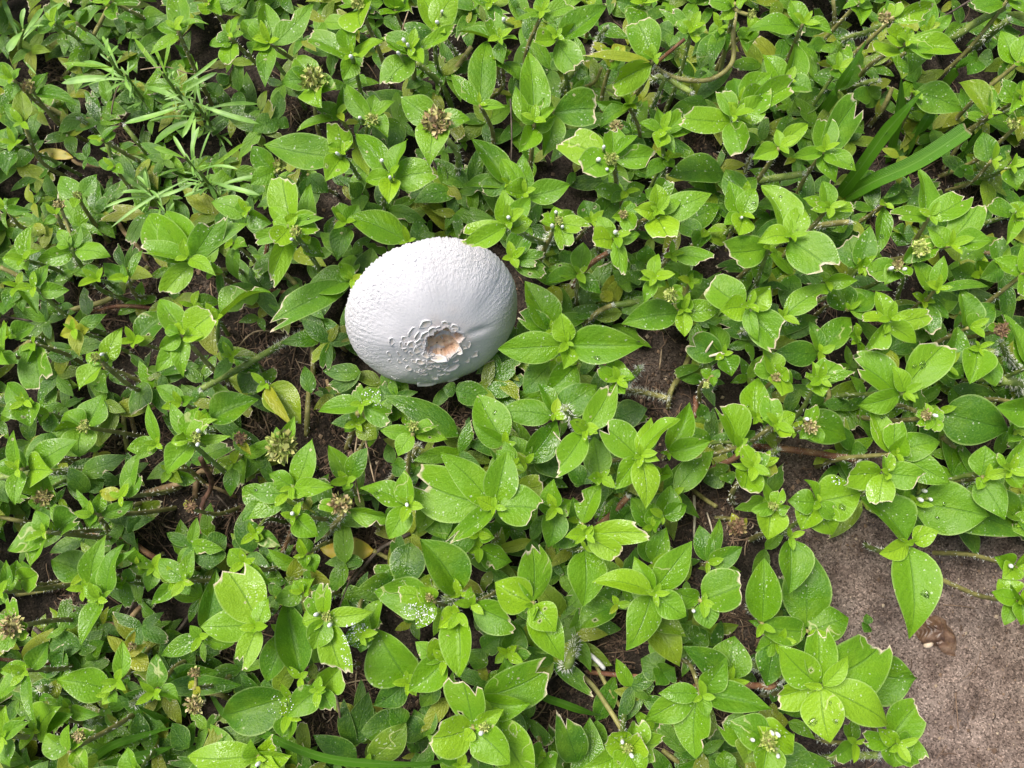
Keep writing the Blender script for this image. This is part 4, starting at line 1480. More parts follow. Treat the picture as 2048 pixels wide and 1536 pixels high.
for line in STEMS.split('\n'):
    key, nums, wid, colr, hd = line.split('|')
    pp, s = poly_points(key, nums)
    pts = [np.array(at(x, y, z)) for x, y, z in pp]
    pts = [p + np.array([0, 0, max(0.0, gz(p[0], p[1]) + 0.0012 - p[2])]) for p in pts]
    if pp[-1][2] > 0.011:
        d = pts[-1] - pts[-2]
        d[2] = 0
        d = d / (np.linalg.norm(d) + 1e-9)
        e = pts[-1] + d * pp[-1][2] * 0.35
        e[2] = gz(e[0], e[1]) - 0.001
        m = pts[-1] + d * pp[-1][2] * 0.25
        m[2] = pp[-1][2] * 0.5
        pts += [m, e]
    else:
        pts[-1][2] = gz(pts[-1][0], pts[-1][1]) - 0.0005
    r = psize(float(wid) / s, 0.02) / 2 * 0.82
    hd = int(hd)
    vs, fs, fr = tube(pts, [r * (1.0 if i else 0.92) for i in range(len(pts))], 9)
    b = np.array([pts[-1][0], pts[-1][1], gz(pts[-1][0], pts[-1][1])])
    dens = ['smooth', 'sparsely hairy', 'hairy', 'densely white-haired'][hd]
    ln = sum(np.linalg.norm(pts[i + 1] - pts[i]) for i in range(len(pts) - 1))
    kind = 'cut stub' if ln < 0.055 and hd >= 2 else 'creeping stem'
    root = empty('creeping_stem', b)
    tag(root, f'{dens} {ZN[colr]} {kind} {zone(*pp[0][:2])}', 'stem', 'creeping stems running between the shoots')
    st = mesh_obj('stalk', np.array(vs) - b, fs, M_STEM[colr], root)
    if hd:
        hr = hairs(fr, [0, 1.2, 3.2, 5.5][hd], [0, .0013, .0017, .0021][hd])
        hr.v = [tuple(np.array(p) - b) for p in hr.v]
        tag(hr.build('stem_hair', M_HAIR, st, False), kind='stuff')
        if hd >= 2 and pp[0][2] > 0.02:                    # woolly cut end
            acc = Acc()
            q = fr[0][0]
            out = -fr[0][4]
            for _ in range(70):
                d = out + RNG.uniform(-.9, .9, 3)
                d = d / np.linalg.norm(d) * random.uniform(.0008, .0022)
                w = RNG.uniform(-1, 1, 3) * 0.00013
                p = q + RNG.uniform(-1, 1, 3) * r * .6 - b
                acc.add([p - w, p + w, p + d], [(0, 1, 2)])
            tag(acc.build('woolly_tip', M_HAIR, st, False), kind='stuff')

# ---------------------------------------------------------------- grass blades
def blade_geo(pts, width, cut=False):
    P = [np.array(p) for p in pts]
    vs, fs, fr = tube(P, [0.001] * len(P), 3)
    Q = np.array([f[0] for f in fr])
    S = np.array([f[1] for f in fr])
    n = len(Q)
    acc, uv, dry = [], [], []
    for i in range(n):
        t = i / (n - 1)
        prof = min(1.0, 0.55 + t * 2.2) * (min(1.0, (1 - t) * 3.2 + 0.05) if not cut else min(1.0, (1 - t) * 9 + 0.8))
        for j in range(7):
            v = j / 3 - 1
            w = width / 2 * prof
            acc.append(Q[i] + S[i] * v * w + np.array([0, 0, abs(v) * w * 0.45]))
            uv.append((j / 6, t)); dry.append(1.0 if (cut and i == n - 1) else 0.0)
    return np.array(acc), grid_faces(n - 1, 6), uv, dry


TUFT = None
GL = {'arch': 'long arching green grass blade lying over the leaves near the soil gap',
      'thin': 'thin green grass blade crossing small ragged leaves', 'small': 'short narrow grass blade over the dark littered ground',
      'curl': 'small curled striped grass blade among broad leaves', 'wisp': 'fine grass blade by the narrow-leaved weed'}
for line in GRASS.split('\n'):
    kind, key, nums, wid = line.split('|')
    pp, s = poly_points(key, nums)
    pts = [at(x, y, z) for x, y, z in pp]
    if kind == 'tuft':
        if TUFT is None:
            b = at(1500 + 700 / 3.737, 1480 / 3.737, 0)
            TUFT = empty('grass_tuft', (b.x, b.y, gz(b.x, b.y)))
            tag(TUFT, 'tuft of broad glossy green grass blades with clipped ends', 'grass')
        root, b = TUFT, np.array(TUFT.location)
        if pp[0][2] <= 0.006:
            pts[0] = Vector((pts[0].x, pts[0].y, gz(pts[0].x, pts[0].y) - .001))
    else:
        p0 = pts[0]
        b = np.array((p0.x, p0.y, gz(p0.x, p0.y)))
        root = None
        d = (pts[0] - pts[1]); d.z = 0
        d = d.normalized() if d.length > 0 else Vector((1, 0, 0))
        e = pts[0] + d * pp[0][2] * .6
        pts = [Vector((e.x, e.y, gz(e.x, e.y) - .001))] + pts
    v, f, uv, dry = blade_geo(pts, (.85 if kind == 'tuft' else 1) * psize(float(wid) / s, pp[len(pp) // 2][2]), cut=(kind == 'tuft' and abs(pp[-1][2] - 0.046) < 1e-4))
    bvh_add(v, f)
    o = mesh_obj('blade' if root else 'grass_strand', v - b, f, M_GRASS, root, attrs={'dry': dry}, uv=uv)
    if not root:
        o.location = b
        tag(o, GL[kind], 'grass', 'single grass blades' if kind in ('thin', 'wisp') else None)

# ---------------------------------------------------------------- narrow-leaved weed
for i, line in enumerate(NARROW.split('\n')):
    it = line.split('|')
    cx, cy, h = (float(q) for q in it[0].split())
    px, py, h = cx / 3.84, cy / 3.84, h * 0.0125
    nd = np.array(at(px, py, h))
    lean = at(px + (58 if i < 8 else -10), py + (82 if i < 8 else 60), 0)
    bx, by = lean.x, lean.y
    b = np.array((bx, by, gz(bx, by)))
    root = empty('narrow_leaved_weed', b)
    tag(root, 'grassy pale weed shoot at the corner of the leafy mat' if i == 8 else
        f'feathery weed shoot with {NUM[min(9, len(it) - 1)]} narrow pale green leaves' + (' and bright young tip' if i in (0, 2, 5) else ' spreading low'),
        'weed', 'narrow-leaved weed shoots')
    vs, fs, fr = tube([b - np.array([0, 0, .003]), (b + nd) / 2, nd], [.0010, .0009, .0006], 6)
    mesh_obj('stem', np.array(vs) - b, fs, M_STEM['g'], root)
    leaves = [tuple(float(x) / 3.84 for x in q.split()) for q in it[1:]]
    for _ in range(18 if i < 8 else 3):                     # fine small leaves along the stem
        a = random.uniform(0, 6.28); ln = random.uniform(16, 44); q = random.uniform(.1, .85)
        leaves.append((px + 58 * q + ln * math.cos(a), py + 82 * q + ln * math.sin(a), random.uniform(5, 9), q))
    for j, (tx, ty, w, *q) in enumerate(leaves):
        main = j < len(it) - 1
        q = q[0] if q else (0.02 if math.hypot(tx - px, ty - py) < 45 else random.uniform(0, .45))
        foot = nd + (b - nd) * q
        z0 = foot[2]
        z1 = max(.004, z0 + random.uniform(-.006, .006) if main and math.hypot(tx - px, ty - py) > 45 else z0 + random.uniform(0, .006))
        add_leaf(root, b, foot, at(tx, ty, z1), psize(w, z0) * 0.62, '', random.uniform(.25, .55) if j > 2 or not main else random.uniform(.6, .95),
                 arch=random.uniform(.02, .10), roll=random.uniform(-.3, .3), fold=.3, cup=.1, nu=9, nv=4, shape=(1.1, .5), wave=.02, mat=M_LEAF if main and j < 4 and i in (0, 2, 5) else M_NARROW)

# ---------------------------------------------------------------- dry threads and withered stems
TL = {'d': 'thin dark dry thread', 't': 'thin tan dry grass thread', 'r': 'withered red-brown dead stem', 'w': 'bleached straw-white stalk'}
for line in THREADS.split('\n'):
    key, nums, wid, colr = line.split('|')
    pp, s = poly_points(key, nums)
    if len(pp) < 2:
        continue
    pts = [np.array(at(x, y, z)) for x, y, z in pp]
    pts = [p + np.array([0, 0, max(0.0, gz(p[0], p[1]) + 0.0008 - p[2])]) for p in pts]
    r = max(0.00022, psize(float(wid) / s, .02) / 2)
    vs, fs, fr = tube(pts, [r] * (len(pts) - 1) + [r * .6], 6)
    b = pts[-1].copy()
    o = mesh_obj('dry_thread' if colr in 'dt' else 'dead_stem', np.array(vs) - b, fs, M_THREAD[colr])
    o.location = b
    tag(o, TL[colr] + (' lying flat on dark litter' if max(p[2] for p in pp) < .015 else ' caught over green leaves') + ' ' + zone(*pp[0][:2]), 'dry stem', 'dry threads in the mat')

# ---------------------------------------------------------------- mushroom
MC = Vector(at(866, 627, 0.042))
VD = (CAM - MC).normalized()
MT = math.radians(40)
IX = Vector((1, 0, 0)); IX = (IX - VD * IX.dot(VD)).normalized()
IY = VD.cross(IX)
d2 = Vector((0.30, -0.954))
AX = (IX * d2.x + IY * d2.y) * math.sin(MT) + VD * math.cos(MT)
CX = (IX - AX * IX.dot(AX)).normalized()
CY = AX.cross(CX)
MR = psize(175, 0.040)
MB = MR * 0.53
mnp, axn, cxn, cyn = (np.array(q) for q in (MC, AX, CX, CY))


def cap_xyz(th, ph):
    """cap point for angle th and polar angle ph, with ridges, crater and ragged rim; returns point and flesh tone"""
    c, s = math.cos(th), math.sin(th)
    q = Vector((c, s, 0))
    r0 = math.sin(ph)
    rim = 1 + 0.012 * noise.noise(q * 3) + 0.006 * noise.noise(q * 22) + (0.020 * noise.noise(q * 95) + 0.010 * noise.noise(q * 41 + Vector((2, 5, 1)))) * max(0, (ph - 1.42) / 0.27)
    x, y = MR * rim * r0 * c, MR * rim * r0 * s
    z = MB * math.cos(ph)
    lo = 0.0011 * noise.noise(Vector((x, y, 3)) * 60)
    k = max(0.0, min(1.0, (ph - 0.55) / 0.7))
    shag = max(0.0, noise.noise(Vector((c * 34, s * 34, ph * 24 + 2))) - .1) * max(0, min(1, (ph - .8) / .5)) * max(0, .35 - c * .6 + s * .5)
    rid = 1.3 * shag + 0.8 * noise.noise(Vector((c * 52, s * 52, ph * 17))) + 0.8 * noise.noise(Vector((c * 110, s * 110, ph * 34 + 5)))
    side = 0.65 + 0.8 * max(0, -c * 0.5 + s * 0.6)
    z += lo + 0.00046 * k * rid * side
    # torn hollow at the apex
    rr = math.hypot(x - 0.0006, (y + 0.0010) * 1.02) / MR
    edge = 0.215 + 0.050 * noise.noise(q * 2.2 + Vector((4, 0, 0))) + 0.022 * noise.noise(q * 7)
    fl = 0.0
    if rr < edge + 0.02:
        d = max(0.0, min(1.0, (edge - rr) / 0.05))
        z -= 0.0040 * d + 0.0012 * noise.noise(Vector((x, y, 0)) * 420) * d
        fl = max(0.0, min(1.0, (edge - rr + .012) / 0.045))
        z += 0.0007 * max(0, 1 - abs(rr - edge - 0.006) / 0.014)
        if noise.noise(Vector((x, y, 9)) * 260 + Vector((1, 1, 1))) > 0.30 and d > .3:
            fl *= 0.25
    if rr < edge + 0.34:                                    # tan stain spreading from the torn skin
        st_ = max(0.0, 1 - (rr - edge) / 0.34) ** 1.5 * max(0.0, min(1.0, .45 + 1.1 * noise.noise(Vector((x, y, 4)) * 150)))
        fl = max(fl, 0.36 * st_)
    # dent beside the hollow
    z -= 0.0009 * math.exp(-(((x - 0.42 * MR) / 0.0055) ** 2 + ((y - 0.05 * MR) / 0.0022) ** 2))
    return mnp + cxn * x + cyn * y + axn * z, fl


def build_mushroom():
    gp = MC - AX * 0.012
    gb = Vector((gp.x - .004, gp.y + .010, 0))
    gb.z = gz(gb.x, gb.y)
    root = empty('mushroom', gb)
    tag(root, 'large white mushroom cap with torn tan centre among green leaves', 'mushroom')
    bn = np.array(gb)
    na, nr = 420, 110
    vs, uv, fl = [], [], []
    for i in range(nr + 1):
        ph = 0.004 + (math.radians(97) - 0.004) * (i / nr)
        for k in range(na):
            th = 2 * math.pi * k / na
            p, f = cap_xyz(th, ph)
            vs.append(p); fl.append(f); uv.append((k / na, ph / 1.7))
    fs = [(i * na + k, (i + 1) * na + k, (i + 1) * na + (k + 1) % na, i * na + (k + 1) % na) for i in range(nr) for k in range(na)]
    fs.append(tuple(range(na)))
    capo = mesh_obj('cap', np.array(vs) - bn, fs, M_CAP, root, attrs={'flesh': fl}, uv=uv)
    tree = BVHTree.FromPolygons([Vector(v) for v in vs], fs)
    bvh_add(vs, fs)
    # pleated gills under the cap
    gv, gf = [], []
    n = 240
    for j, (rr, zz) in enumerate(((0.975, -0.05), (0.6, 0.10), (0.16, 0.16))):
        for k in range(n):
            th = 2 * math.pi * k / n
            dz = 0.0025 * (1 if k % 2 else -1) * (1 if j == 1 else .5)
            gv.append(mnp + (cxn * math.cos(th) + cyn * math.sin(th)) * MR * rr + axn * (MB * zz + dz) - bn)
    for j in range(2):
        for k in range(n):
            gf.append((j * n + k, j * n + (k + 1) % n, (j + 1) * n + (k + 1) % n, (j + 1) * n + k))
    mesh_obj('gills', gv, gf, M_SCALE, root, False, {'tanness': [0.3] * len(gv)})
    top = mnp + axn * MB * 0.2
    sv_, sf, _ = tube([bn - np.array([0, 0, .004]), (bn + top) / 2 + np.array([0, .004, 0]), top], [.0085, .0065, .006], 16)
    mesh_obj('stalk', np.array(sv_) - bn, sf, M_SCALE, root, True, {'tanness': [0.15] * len(sv_)})
    # curled scales of torn skin round the hollow (x, y, size in pixels of the 4x enlargement)
    spots = [(580, 985, 50), (680, 965, 55), (562, 1080, 45), (570, 1140, 50), (645, 1140, 38), (722, 1195, 40), (600, 1275, 34), (742, 895, 50), (850, 838, 62),
             (1190, 1135, 52), (1250, 1085, 56), (1078, 1182, 84), (868, 1318, 80), (1010, 1328, 60), (1072, 1283, 60), (1120, 1290, 48), (890, 1192, 58), (1010, 1200, 56),
             (830, 1215, 46), (785, 1225, 40), (930, 1270, 52), (985, 1245, 40), (1165, 1030, 56), (1090, 1090, 50), (1130, 1060, 46), (1205, 1010, 44), (840, 1240, 34), (1040, 1235, 40),
             (820, 1145, 62), (740, 1080, 58), (760, 1140, 46), (690, 1130, 40), (800, 985, 66), (790, 1050, 62), (860, 1090, 70), (905, 1140, 66), (960, 1120, 64),
             (1020, 1120, 60), (850, 930, 64), (900, 890, 56), (950, 870, 50), (780, 940, 54), (740, 1010, 56), (690, 1050, 48), (660, 1010, 40), (1010, 1165, 50), (950, 1180, 46),
             (820, 1020, 50), (860, 1000, 44), (900, 1085, 48), (1085, 870, 46), (1010, 835, 44), (640, 1080, 34), (700, 1000, 36), (1100, 1135, 44), (870, 1150, 44)]
    for k in range(26):
        a = random.uniform(0.3, 3.9)
        r = random.uniform(1.15, 2.5)
        spots.append((990 - 175 * r * math.sin(a - .4), 1000 + 135 * r * math.cos(a - 1.3) * .8 + 40, random.uniform(16, 34)))
    for (mx, my, sz) in spots:
        px, py = 640 + mx / 4.043, 440 + my / 4.043
        loc, nrm, idx, dist = tree.ray_cast(CAM, ray(px, py).normalized())
        if loc is None:
            continue
        nrm = nrm if nrm.dot(VD) > 0 else -nrm
        if nrm.dot(VD) < 0.25:
            continue
        nn = (nrm * 0.5 + AX * 0.5).normalized()
        rad = (loc - (MC + AX * MB)); rad = rad - nn * rad.dot(nn)
        rad = rad.normalized() if rad.length > 1e-6 else Vector((1, 0, 0))
        tg = nn.cross(rad)
        s = psize(sz / 4.043, 0.05) * 0.72
        e1, e2 = random.uniform(0.55, 0.95), random.uniform(0.9, 1.6)
        far = min(1.0, max(0.0, ((loc - (MC + AX * MB)).length / MR - 0.3) / 0.6))
        h = s * random.uniform(0.10, 0.24)
        m = 8
        rings = [(1.0, -0.25, 0.0), (0.97, 0.75, 0.0), (0.86, 1.0, 0.05), (0.70, 0.35, 0.7), (0.0, 0.2, 1.0)]
        off = [random.uniform(0.5, 1.35) for _ in range(m)]
        vv, ff, tn = [], [], []
        tilt = random.uniform(0.5, 1.0)
        for (rr, hh, c) in rings[:-1]:
            for k in range(m):
                an = 2 * math.pi * k / m
                q = loc + rad * (math.cos(an) * rr * s * e1 * off[k]) + tg * (math.sin(an) * rr * s * e2 * off[k])
                q = q + nn * (hh * h * (1 + tilt * math.cos(an)))
                vv.append(np.array(q) - bn); tn.append(c * random.uniform(.4, .8) * (1 - .8 * far))
        vv.append(np.array(loc + nn * h * 0.12) - bn); tn.append(random.uniform(.5, .85) * (1 - .8 * far))
        for j in range(3):
            for k in range(m):
                ff.append((j * m + k, j * m + (k + 1) % m, (j + 1) * m + (k + 1) % m, (j + 1) * m + k))
        for k in range(m):
            ff.append((3 * m + k, 3 * m + (k + 1) % m, 4 * m))
        mesh_obj('scale', vv, ff, M_SCALE, root, True, {'tanness': tn})
    return root, tree


def scale_material():
    t = NT('mushroom_scale')
    tc = t.n('TexCoord')
    f1 = t.noise(tc.outputs['Object'], 330, 3)
    tan = t.ramp(f1, (0.3, (0.38, 0.26, 0.15)), (0.55, (0.56, 0.45, 0.31)), (0.75, (0.66, 0.60, 0.48)))
    spk = t.math('MULTIPLY', t.step(t.noise(tc.outputs['Object'], 700, 2), 0.66, 0.72), 0.8)
    tan = t.mix(spk, tan, (0.10, 0.06, 0.05))
    col = t.mix(t.attr('tanness'), (0.60, 0.595, 0.60), tan)
    return t.set(Base_Color=col, Roughness=0.85, Normal=t.bump(f1, 0.3, 0.0004), Specular_IOR_Level=0.2)


M_SCALE = scale_material()
MUSH, CAPTREE = build_mushroom()

# ---------------------------------------------------------------- fallen leaves, husk, seed, stick
def fallen(name, key, base, tip, w, cat, label, yel, z0, z1, cut=False, tint=.5, petiole=None):
    ox, oy, s = TILES[key]
    P0, P2 = at(ox + base[0] / s, oy + base[1] / s, z0), at(ox + tip[0] / s, oy + tip[1] / s, z1)
    v, f, uv, dry = leaf_geo(P0, P2, psize(w / s, z0), arch=.03, roll=.1, fold=.12, cup=.1, cut=cut, wave=.07, shape=(.7, .75))
    bvh_add(v, f)
    b = np.array(P0)
    dry = np.maximum(dry, np.where((np.abs(uv[:, 0] - .5) > .47) & (uv[:, 1] < .45), .7, 0))
    if petiole:
        root = empty(name, P0)
        mesh_obj('blade', v - b, f, M_FALL, root, attrs={'dry': dry, 'tint': [tint] * len(v), 'yel': [yel] * len(v)}, uv=uv)
        pe = at(ox + petiole[0] / s, oy + petiole[1] / s, z0 * .7)
        vs, fs, _ = tube([np.array(P0) - b + np.array([0, 0, .0004]), (np.array(P0) + np.array(pe)) / 2 - b, np.array(pe) - b], [.0011, .0010, .0012], 6)
        mesh_obj('leaf_stalk', vs, fs, M_STEM['y'], root)
        o = root
    else:
        o = mesh_obj(name, v - b, f, M_FALL, attrs={'dry': dry, 'tint': [tint] * len(v), 'yel': [yel] * len(v)}, uv=uv)
        o.location = b
    return tag(o, label, cat)


def fall_material():
    t = NT('fallen_leaf')
    vec, rnd, tc = coords(t)
    nz = t.noise(vec, 75, 4)
    col = t.ramp(nz, (0.30, (0.20, 0.24, 0.03)), (0.47, (0.40, 0.33, 0.035)), (0.62, (0.50, 0.34, 0.035)), (0.78, (0.36, 0.17, 0.04)))
    sp = t.step(t.noise(vec, 260, 3), 0.66, 0.72)
    col = t.mix(sp, col, (0.12, 0.06, 0.02))
    col = t.mix(t.step(t.attr('dry'), .3, .8), col, (0.34, 0.17, 0.06))
    return t.set(Base_Color=col, Roughness=0.5, Normal=t.bump(nz, .4, .0008))


M_FALL = fall_material()
fallen('fallen_leaf', 'J', (950, 1310), (540, 1290), 190, 'leaf', 'fallen yellow leaf with brown edge lying on dark litter', 1, .010, .007, petiole=(1060, 1370))
fallen('fallen_leaf', 'I', (850, 560), (740, 640), 110, 'leaf', 'small half-buried yellow leaf on the dark littered soil', 1, .005, .004)
fallen('fallen_leaf', 'A', (560, 1210), (270, 1190), 95, 'leaf', 'narrow yellow leaf lying flat by the narrow-leaved weed', 1, .006, .005)
fallen('fallen_leaf', 'N', (930, 1040), (1030, 1150), 90, 'leaf', 'tiny orange leaf tip beneath broad leaves', 1, .008, .006)


def shell_husk():
    c = at(1878, 1268, 0.003)
    b = np.array((c.x, c.y, gz(c.x, c.y)))
    vs, fs = [], []
    na, nr = 28, 12
    for i in range(nr + 1):
        t = i / nr
        for k in range(na):
            th = 2 * math.pi * k / na
            lob = 1 + 0.20 * math.cos(th * 2 + .9) + 0.13 * math.cos(th * 3 + 2.4) + 0.03 * math.sin(9 * th)
            r = 0.0082 * t ** .8 * lob
            fold_ = 0.0013 * math.sin(th * 3 + t * 4) * t + 0.0010 * math.sin(th * 7 - t * 5) * t
            z = 0.0062 * (1 - t ** 2.2) + fold_ + 0.0022 * math.exp(-((th - 2.2) / .35) ** 2) * t
            vs.append((r * math.cos(th), r * math.sin(th) * 1.05 + .0012 * (1 - t), max(z, -.0004 + .0006 * math.sin(th * 5)) + .0006))
    for i in range(nr):
        for k in range(na):
            fs.append((i * na + k, i * na + (k + 1) % na, (i + 1) * na + (k + 1) % na, (i + 1) * na + k))
    t = NT('husk')
    tc = t.n('TexCoord')
    nz = t.noise(tc.outputs['Object'], 190, 4)
    wv = t.n('TexWave', wave_type='RINGS'); wv.inputs['Scale'].default_value = 260; wv.inputs['Distortion'].default_value = 4
    t.l(tc.outputs['Object'], wv.inputs['Vector'])
    col = t.ramp(nz, (.3, (.055, .028, .016)), (.5, (.135, .075, .042)), (.7, (.26, .17, .11)))
    t.set(Base_Color=col, Roughness=.38, Normal=t.bump(wv.outputs[1], .35, .0005))
    root = empty('dry_husk', b)
    mesh_obj('shell', vs, fs, t.m, root)
    fv, ff, uv, dry = leaf_geo((-.002, .001, .005), (.008, -.010, .0012), .007, arch=.15, fold=-.3, wave=.1)
    mesh_obj('papery_wing', fv, ff, t.m, root)
    fv, ff, uv, dry = leaf_geo((.002, -.002, .0062), (-.006, .009, .0035), .006, arch=.1, fold=-.4, wave=.1)
    mesh_obj('papery_wing', fv, ff, t.m, root)
    tag(root, 'crumpled glossy brown husk lying on the bare soil', 'husk')
    p = at(1856, 1289, .001)
    sv_, sf = ellipsoid((0, 0, .0012), (1, .35, .1), .0016, .0024)
    sv_ = [np.array(q) * np.array([1, 1, 1]) for q in sv_]
    s = mesh_obj('seed', sv_, sf, plain('seed_coat', (.62, .50, .36), .5))
    s.location = (p.x, p.y, gz(p.x, p.y))
    tag(s, 'small pale tan seed beside the brown husk', 'seed')


shell_husk()
a_, b_ = at(1000 + 690 / 3.84, 1136 + 662 / 3.84, .010), at(1000 + 800 / 3.84, 1136 + 772 / 3.84, .0105)
vs, fs, _ = tube([np.array(a_), (np.array(a_) + np.array(b_)) / 2 + np.array([.0003, 0, .0002]), np.array(b_)], [.0010, .0011, .0010], 8)
vs2, fs2, _ = tube([np.array(b_) - np.array([0, 0, .001]), np.array(b_) + np.array([.001, -.002, -.010])], [.0008, .0006], 6)
n_ = len(vs)
o = mesh_obj('white_stick', np.array(list(vs) + list(vs2)) - np.array(b_), list(fs) + [tuple(i + n_ for i in q) for q in fs2], tone_material('chalky_white', (.62, .61, .58), (.72, .71, .69), 400, .8))
o.location = b_
tag(o, 'short white stick lying across the small dark soil gap near olive stems', 'stick')

# ---------------------------------------------------------------- low leaves under the shoots
TREE = BVHTree.FromPolygons([Vector(p) for p in np.concatenate(BV).tolist()], BF)


def hit(px, py):
    return TREE.ray_cast(CAM, ray(px, py).normalized())


mat_v, mat_f, mat_uv, mat_a = [], [], [], {'dry': [], 'tint': [], 'yel': []}
mat_n = 0


def mat_leaf(P0, P2, w, tint, flags='', yel=0.0):
    global mat_n
    v, f, uv, dry = leaf_geo(P0, P2, w, arch=random.uniform(.02, .12), roll=random.uniform(-.3, .3), fold=random.uniform(.05, .35), cup=random.uniform(0, .25),
                             cut='c' in flags, bite='b' in flags, nu=8, nv=6, shape=(random.uniform(.55, .72), random.uniform(.9, 1.15)))
    mat_v.append(v)
    mat_f.extend([tuple(i + mat_n for i in q) for q in f])
    mat_uv.append(uv)
    mat_a['dry'].extend(dry); mat_a['tint'].extend([tint] * len(v)); mat_a['yel'].extend([yel] * len(v))
    mat_n += len(v)


for sh in LOW:
    nd = at(*sh['c'], sh['h'] * .8)
    for i, (tx, ty, w, fl) in enumerate(sh['leaves']):
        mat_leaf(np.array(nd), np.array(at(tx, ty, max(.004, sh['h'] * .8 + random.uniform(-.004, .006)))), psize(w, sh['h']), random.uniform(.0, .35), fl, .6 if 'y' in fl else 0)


def sprig(px, py, h, n, size):
    nd = np.array(at(px, py, h))
    a0 = random.uniform(0, 6.28)
    for i in range(n):
        a = a0 + i * 6.283 / n * (1 if n != 2 else 1) + random.uniform(-.4, .4)
        ln = size * random.uniform(.6, 1.15)
        P2 = nd + np.array([math.cos(a) * ln, math.sin(a) * ln, random.uniform(-.15, .25) * ln])
        P2[2] = max(P2[2], .003)
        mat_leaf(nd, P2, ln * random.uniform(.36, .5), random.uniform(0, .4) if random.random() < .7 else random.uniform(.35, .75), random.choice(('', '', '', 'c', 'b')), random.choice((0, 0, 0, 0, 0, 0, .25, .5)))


placed = 0
for _ in range(12000):
    px, py = random.uniform(-330, 2380), random.uniform(-330, 1870)
    if in_gap(px, py) or (px > 1560 and py > 1480) or math.hypot(px - 866, py - 640) < 150:
        continue
    inside = -60 < px < 2108 and -60 < py < 1596
    if inside:
        loc = hit(px, py)[0]
        if loc is not None and random.random() > (0.22 if px < 900 or py < 500 else 0.10):
            continue
        h, sz = (random.uniform(.005, .024), random.uniform(.008, .021)) if px < 1000 else (random.uniform(.004, .018), random.uniform(.011, .025))
    else:
        if random.random() > .30:
            continue
        h, sz = random.uniform(.012, .045), random.uniform(.018, .032)
    # keep sprigs from spilling into the open patches
    if any(math.hypot(px - x, py - y) < r * .85 + 20 for x, y, r in EXCL) and random.random() < .92:
        continue
    if poly_dist(px, py, SOIL_POLY) < random.uniform(0, 70):
        continue
    sprig(px, py, h, random.choice((2, 3, 4, 4, 5)), sz)
    placed += 1
    if placed > 1350:
        break
vv = np.concatenate(mat_v)
tag(mesh_obj('low_leaf_mat', vv, mat_f, M_LEAF, attrs=mat_a, uv=np.concatenate(mat_uv)), 'shaded mat of small low leaves beneath the taller weed shoots', 'ground cover', kind='stuff')

# ---------------------------------------------------------------- litter, crumbs, powder, drops
def litter_material(name):
    t = NT(name)
    a = t.attr('tone')
    col = t.ramp(a, (0, (.028, .019, .013)), (.4, (.10, .062, .04)), (.75, (.22, .145, .09)), (1, (.46, .37, .26)))
    return t.set(Base_Color=col, Roughness=.85)


M_LITTER = litter_material('dead_litter')
acc = Acc()
for _ in range(5200):
    if random.random() < .62:
        x, y, r = random.choice(EXCL)
        a = random.uniform(0, 6.28); q = r * 1.5 * math.sqrt(random.random())
        px, py = x + q * math.cos(a), y + q * math.sin(a)
    else:
        px, py = random.uniform(-200, 2200), random.uniform(-200, 1700)
    d = poly_dist(px, py, SOIL_POLY)
    if d < 15 and random.random() < .8:
        continue
    p = at(px, py, .001)
    a = random.uniform(0, 6.28)
    ln = random.choice((.003, .005, .008, .014)) * random.uniform(.6, 1.3)
    w = random.uniform(.00010, .00032)
    bend = random.uniform(-.5, .5)
    tone = random.betavariate(1.5, 2.2)
    pts = []
    lift = random.uniform(.0004, .0045)
    for k in range(5):
        t = k / 4
        aa = a + bend * t
        x, y = p.x + ln * (t - .5) * math.cos(aa), p.y + ln * (t - .5) * math.sin(aa)
        z = gz(x, y) + .0002 + lift * (4 * t * (1 - t) * .6 + .2 * t)
        nx, ny = -math.sin(aa) * w, math.cos(aa) * w
        pts += [(x + nx, y + ny, z), (x - nx, y - ny, z), (x, y, z + w * 1.2)]
    fs = []
    for k in range(4):
        i = k * 3
        fs += [(i, i + 3, i + 5, i + 2), (i + 2, i + 5, i + 4, i + 1)]
    acc.add(pts, fs, tone=tone)
tag(acc.build('dead_grass_litter', M_LITTER), 'dry brown fibres and root hairs scattered over dark soil', 'litter', kind='stuff')

acc = Acc()
OCT = [(0, 2, 4), (2, 1, 4), (1, 3, 4), (3, 0, 4), (2, 0, 5), (1, 2, 5), (3, 1, 5), (0, 3, 5)]
for _ in range(12000):
    if random.random() < .45:
        x, y, r = random.choice(EXCL)
        a = random.uniform(0, 6.28); q = r * 1.4 * math.sqrt(random.random())
        px, py = x + q * math.cos(a), y + q * math.sin(a)
    else:
        px, py = random.uniform(-100, 2150), random.uniform(-100, 1640)
    soil = poly_dist(px, py, SOIL_POLY) < 0
    if soil and random.random() < .05:
        continue
    p = at(px, py, 0)
    s = random.uniform(.0002, .0006) * (random.choice((1, 1, 1, 1.5, 2.4)) if soil else random.choice((1, 1.5, 2.6)))
    z = gz(p.x, p.y) + s * .3
    rot = random.uniform(0, 6.28)
    c, sn = math.cos(rot) * s, math.sin(rot) * s
    k1, k2, k3 = (random.uniform(.6, 1.4) for _ in range(3))
    vs = [(c * k1, sn * k1, 0), (-c, -sn, s * .2), (-sn * k2, c * k2, 0), (sn, -c, s * .1), (0, 0, s * k3), (0, 0, -s * .6)]
    acc.add([(p.x + a, p.y + b, z + d) for a, b, d in vs], OCT, tone=random.betavariate(1.4, 2.4) if not soil else random.uniform(.25, 1))
tag(acc.build('soil_crumbs', M_LITTER, None, False), 'small crumbs and grains of soil on the ground', 'soil', kind='stuff')

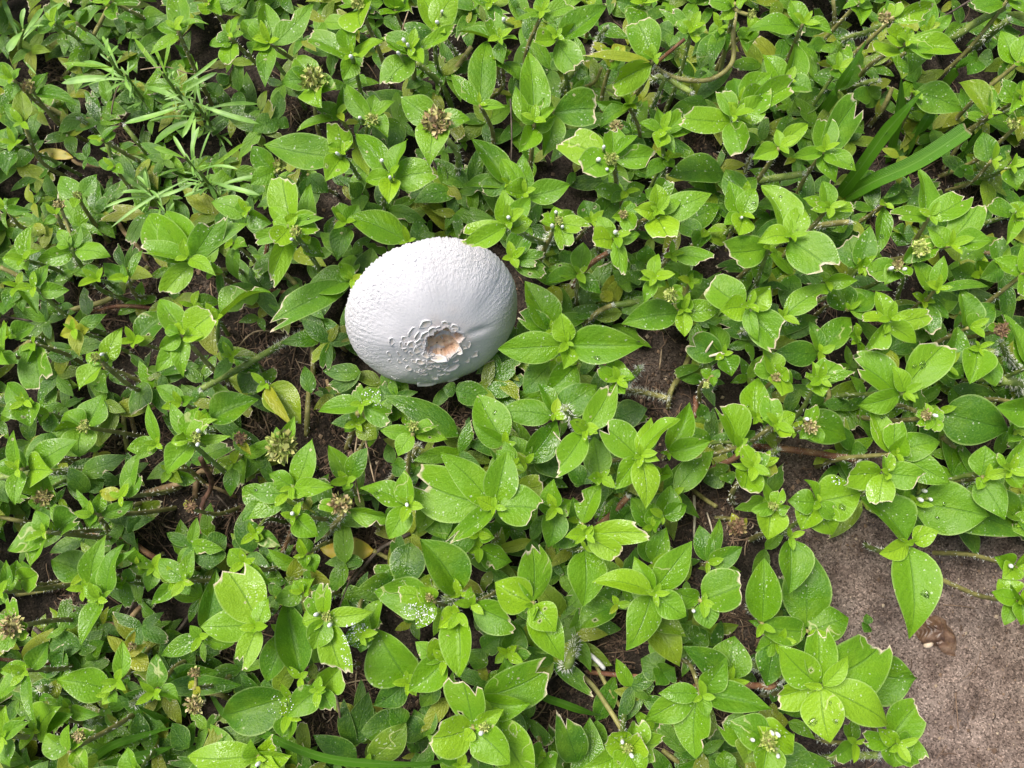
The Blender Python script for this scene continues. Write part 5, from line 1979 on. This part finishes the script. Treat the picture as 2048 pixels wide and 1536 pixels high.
ALLTREE = TREE
acc = Acc()
for (cx, cy, rx, ry, n) in ((800, 780, 110, 14, 150), (765, 800, 26, 18, 50), (835, 1222, 34, 16, 90), (850, 1240, 22, 26, 90), (700, 1290, 18, 44, 120), (715, 1255, 22, 10, 50),
                            (560, 1410, 30, 20, 30), (1680, 960, 20, 10, 20), (750, 500, 30, 12, 16)):
    for _ in range(n):
        a, q = random.uniform(0, 6.28), math.sqrt(random.random())
        loc, nrm, idx, dist = ALLTREE.ray_cast(CAM, ray(cx + rx * q * math.cos(a), cy + ry * q * math.sin(a)).normalized())
        if loc is None or (CAPTREE.find_nearest(loc)[3] or 1) < .0015:
            continue
        nrm = nrm if nrm.z > 0 else -nrm
        s = random.uniform(.00013, .00036)
        t1 = nrm.orthogonal().normalized() * s
        t2 = nrm.cross(t1).normalized() * s * random.uniform(.5, 1.2)
        p = loc + nrm * .0001
        acc.add([p + t1, p + t2, p - t1, p - t2, p + nrm * s * .9], [(0, 1, 4), (1, 2, 4), (2, 3, 4), (3, 0, 4)])
tag(acc.build('white_powder', M_POWDER, None, False), 'white powdery flecks dusted on leaves below the mushroom', 'powder', kind='stuff')

for it in DROPS.replace('\n', '|').split('|'):
    key, x, y, r = it.split()
    ox, oy, s = TILES[key]
    loc, nrm, idx, dist = ALLTREE.ray_cast(CAM, ray(ox + float(x) / s, oy + float(y) / s).normalized())
    if loc is None:
        continue
    nrm = nrm if nrm.z > 0 else -nrm
    R = psize(float(r) / s, .04) * .5
    t1 = nrm.orthogonal().normalized()
    t2 = nrm.cross(t1)
    vs, fs = [], []
    m, nr = 18, 6
    ell = random.uniform(.8, 1.25)
    ph = random.uniform(0, 6)
    for i in range(nr + 1):
        th = i / nr * math.pi * .5
        for k in range(m):
            an = 2 * math.pi * k / m
            rr = R * math.sin(th) * (1 + .10 * math.sin(2 * an + ph) + .05 * math.sin(3 * an))
            vs.append(np.array(t1 * (rr * ell * math.cos(an)) + t2 * (rr * math.sin(an)) + nrm * (R * .42 * math.cos(th) - (.0002 if i == nr else 0))))
    for i in range(nr):
        for k in range(m):
            fs.append((i * m + k, (i + 1) * m + k, (i + 1) * m + (k + 1) % m, i * m + (k + 1) % m))
    fs.append(tuple(nr * m + k for k in range(m)))
    o = mesh_obj('water_drop', vs, fs, M_DROP)
    o.location = loc
    tag(o, 'clear rounded water drop lying on a green leaf', 'water drop', 'water drops on the leaves')
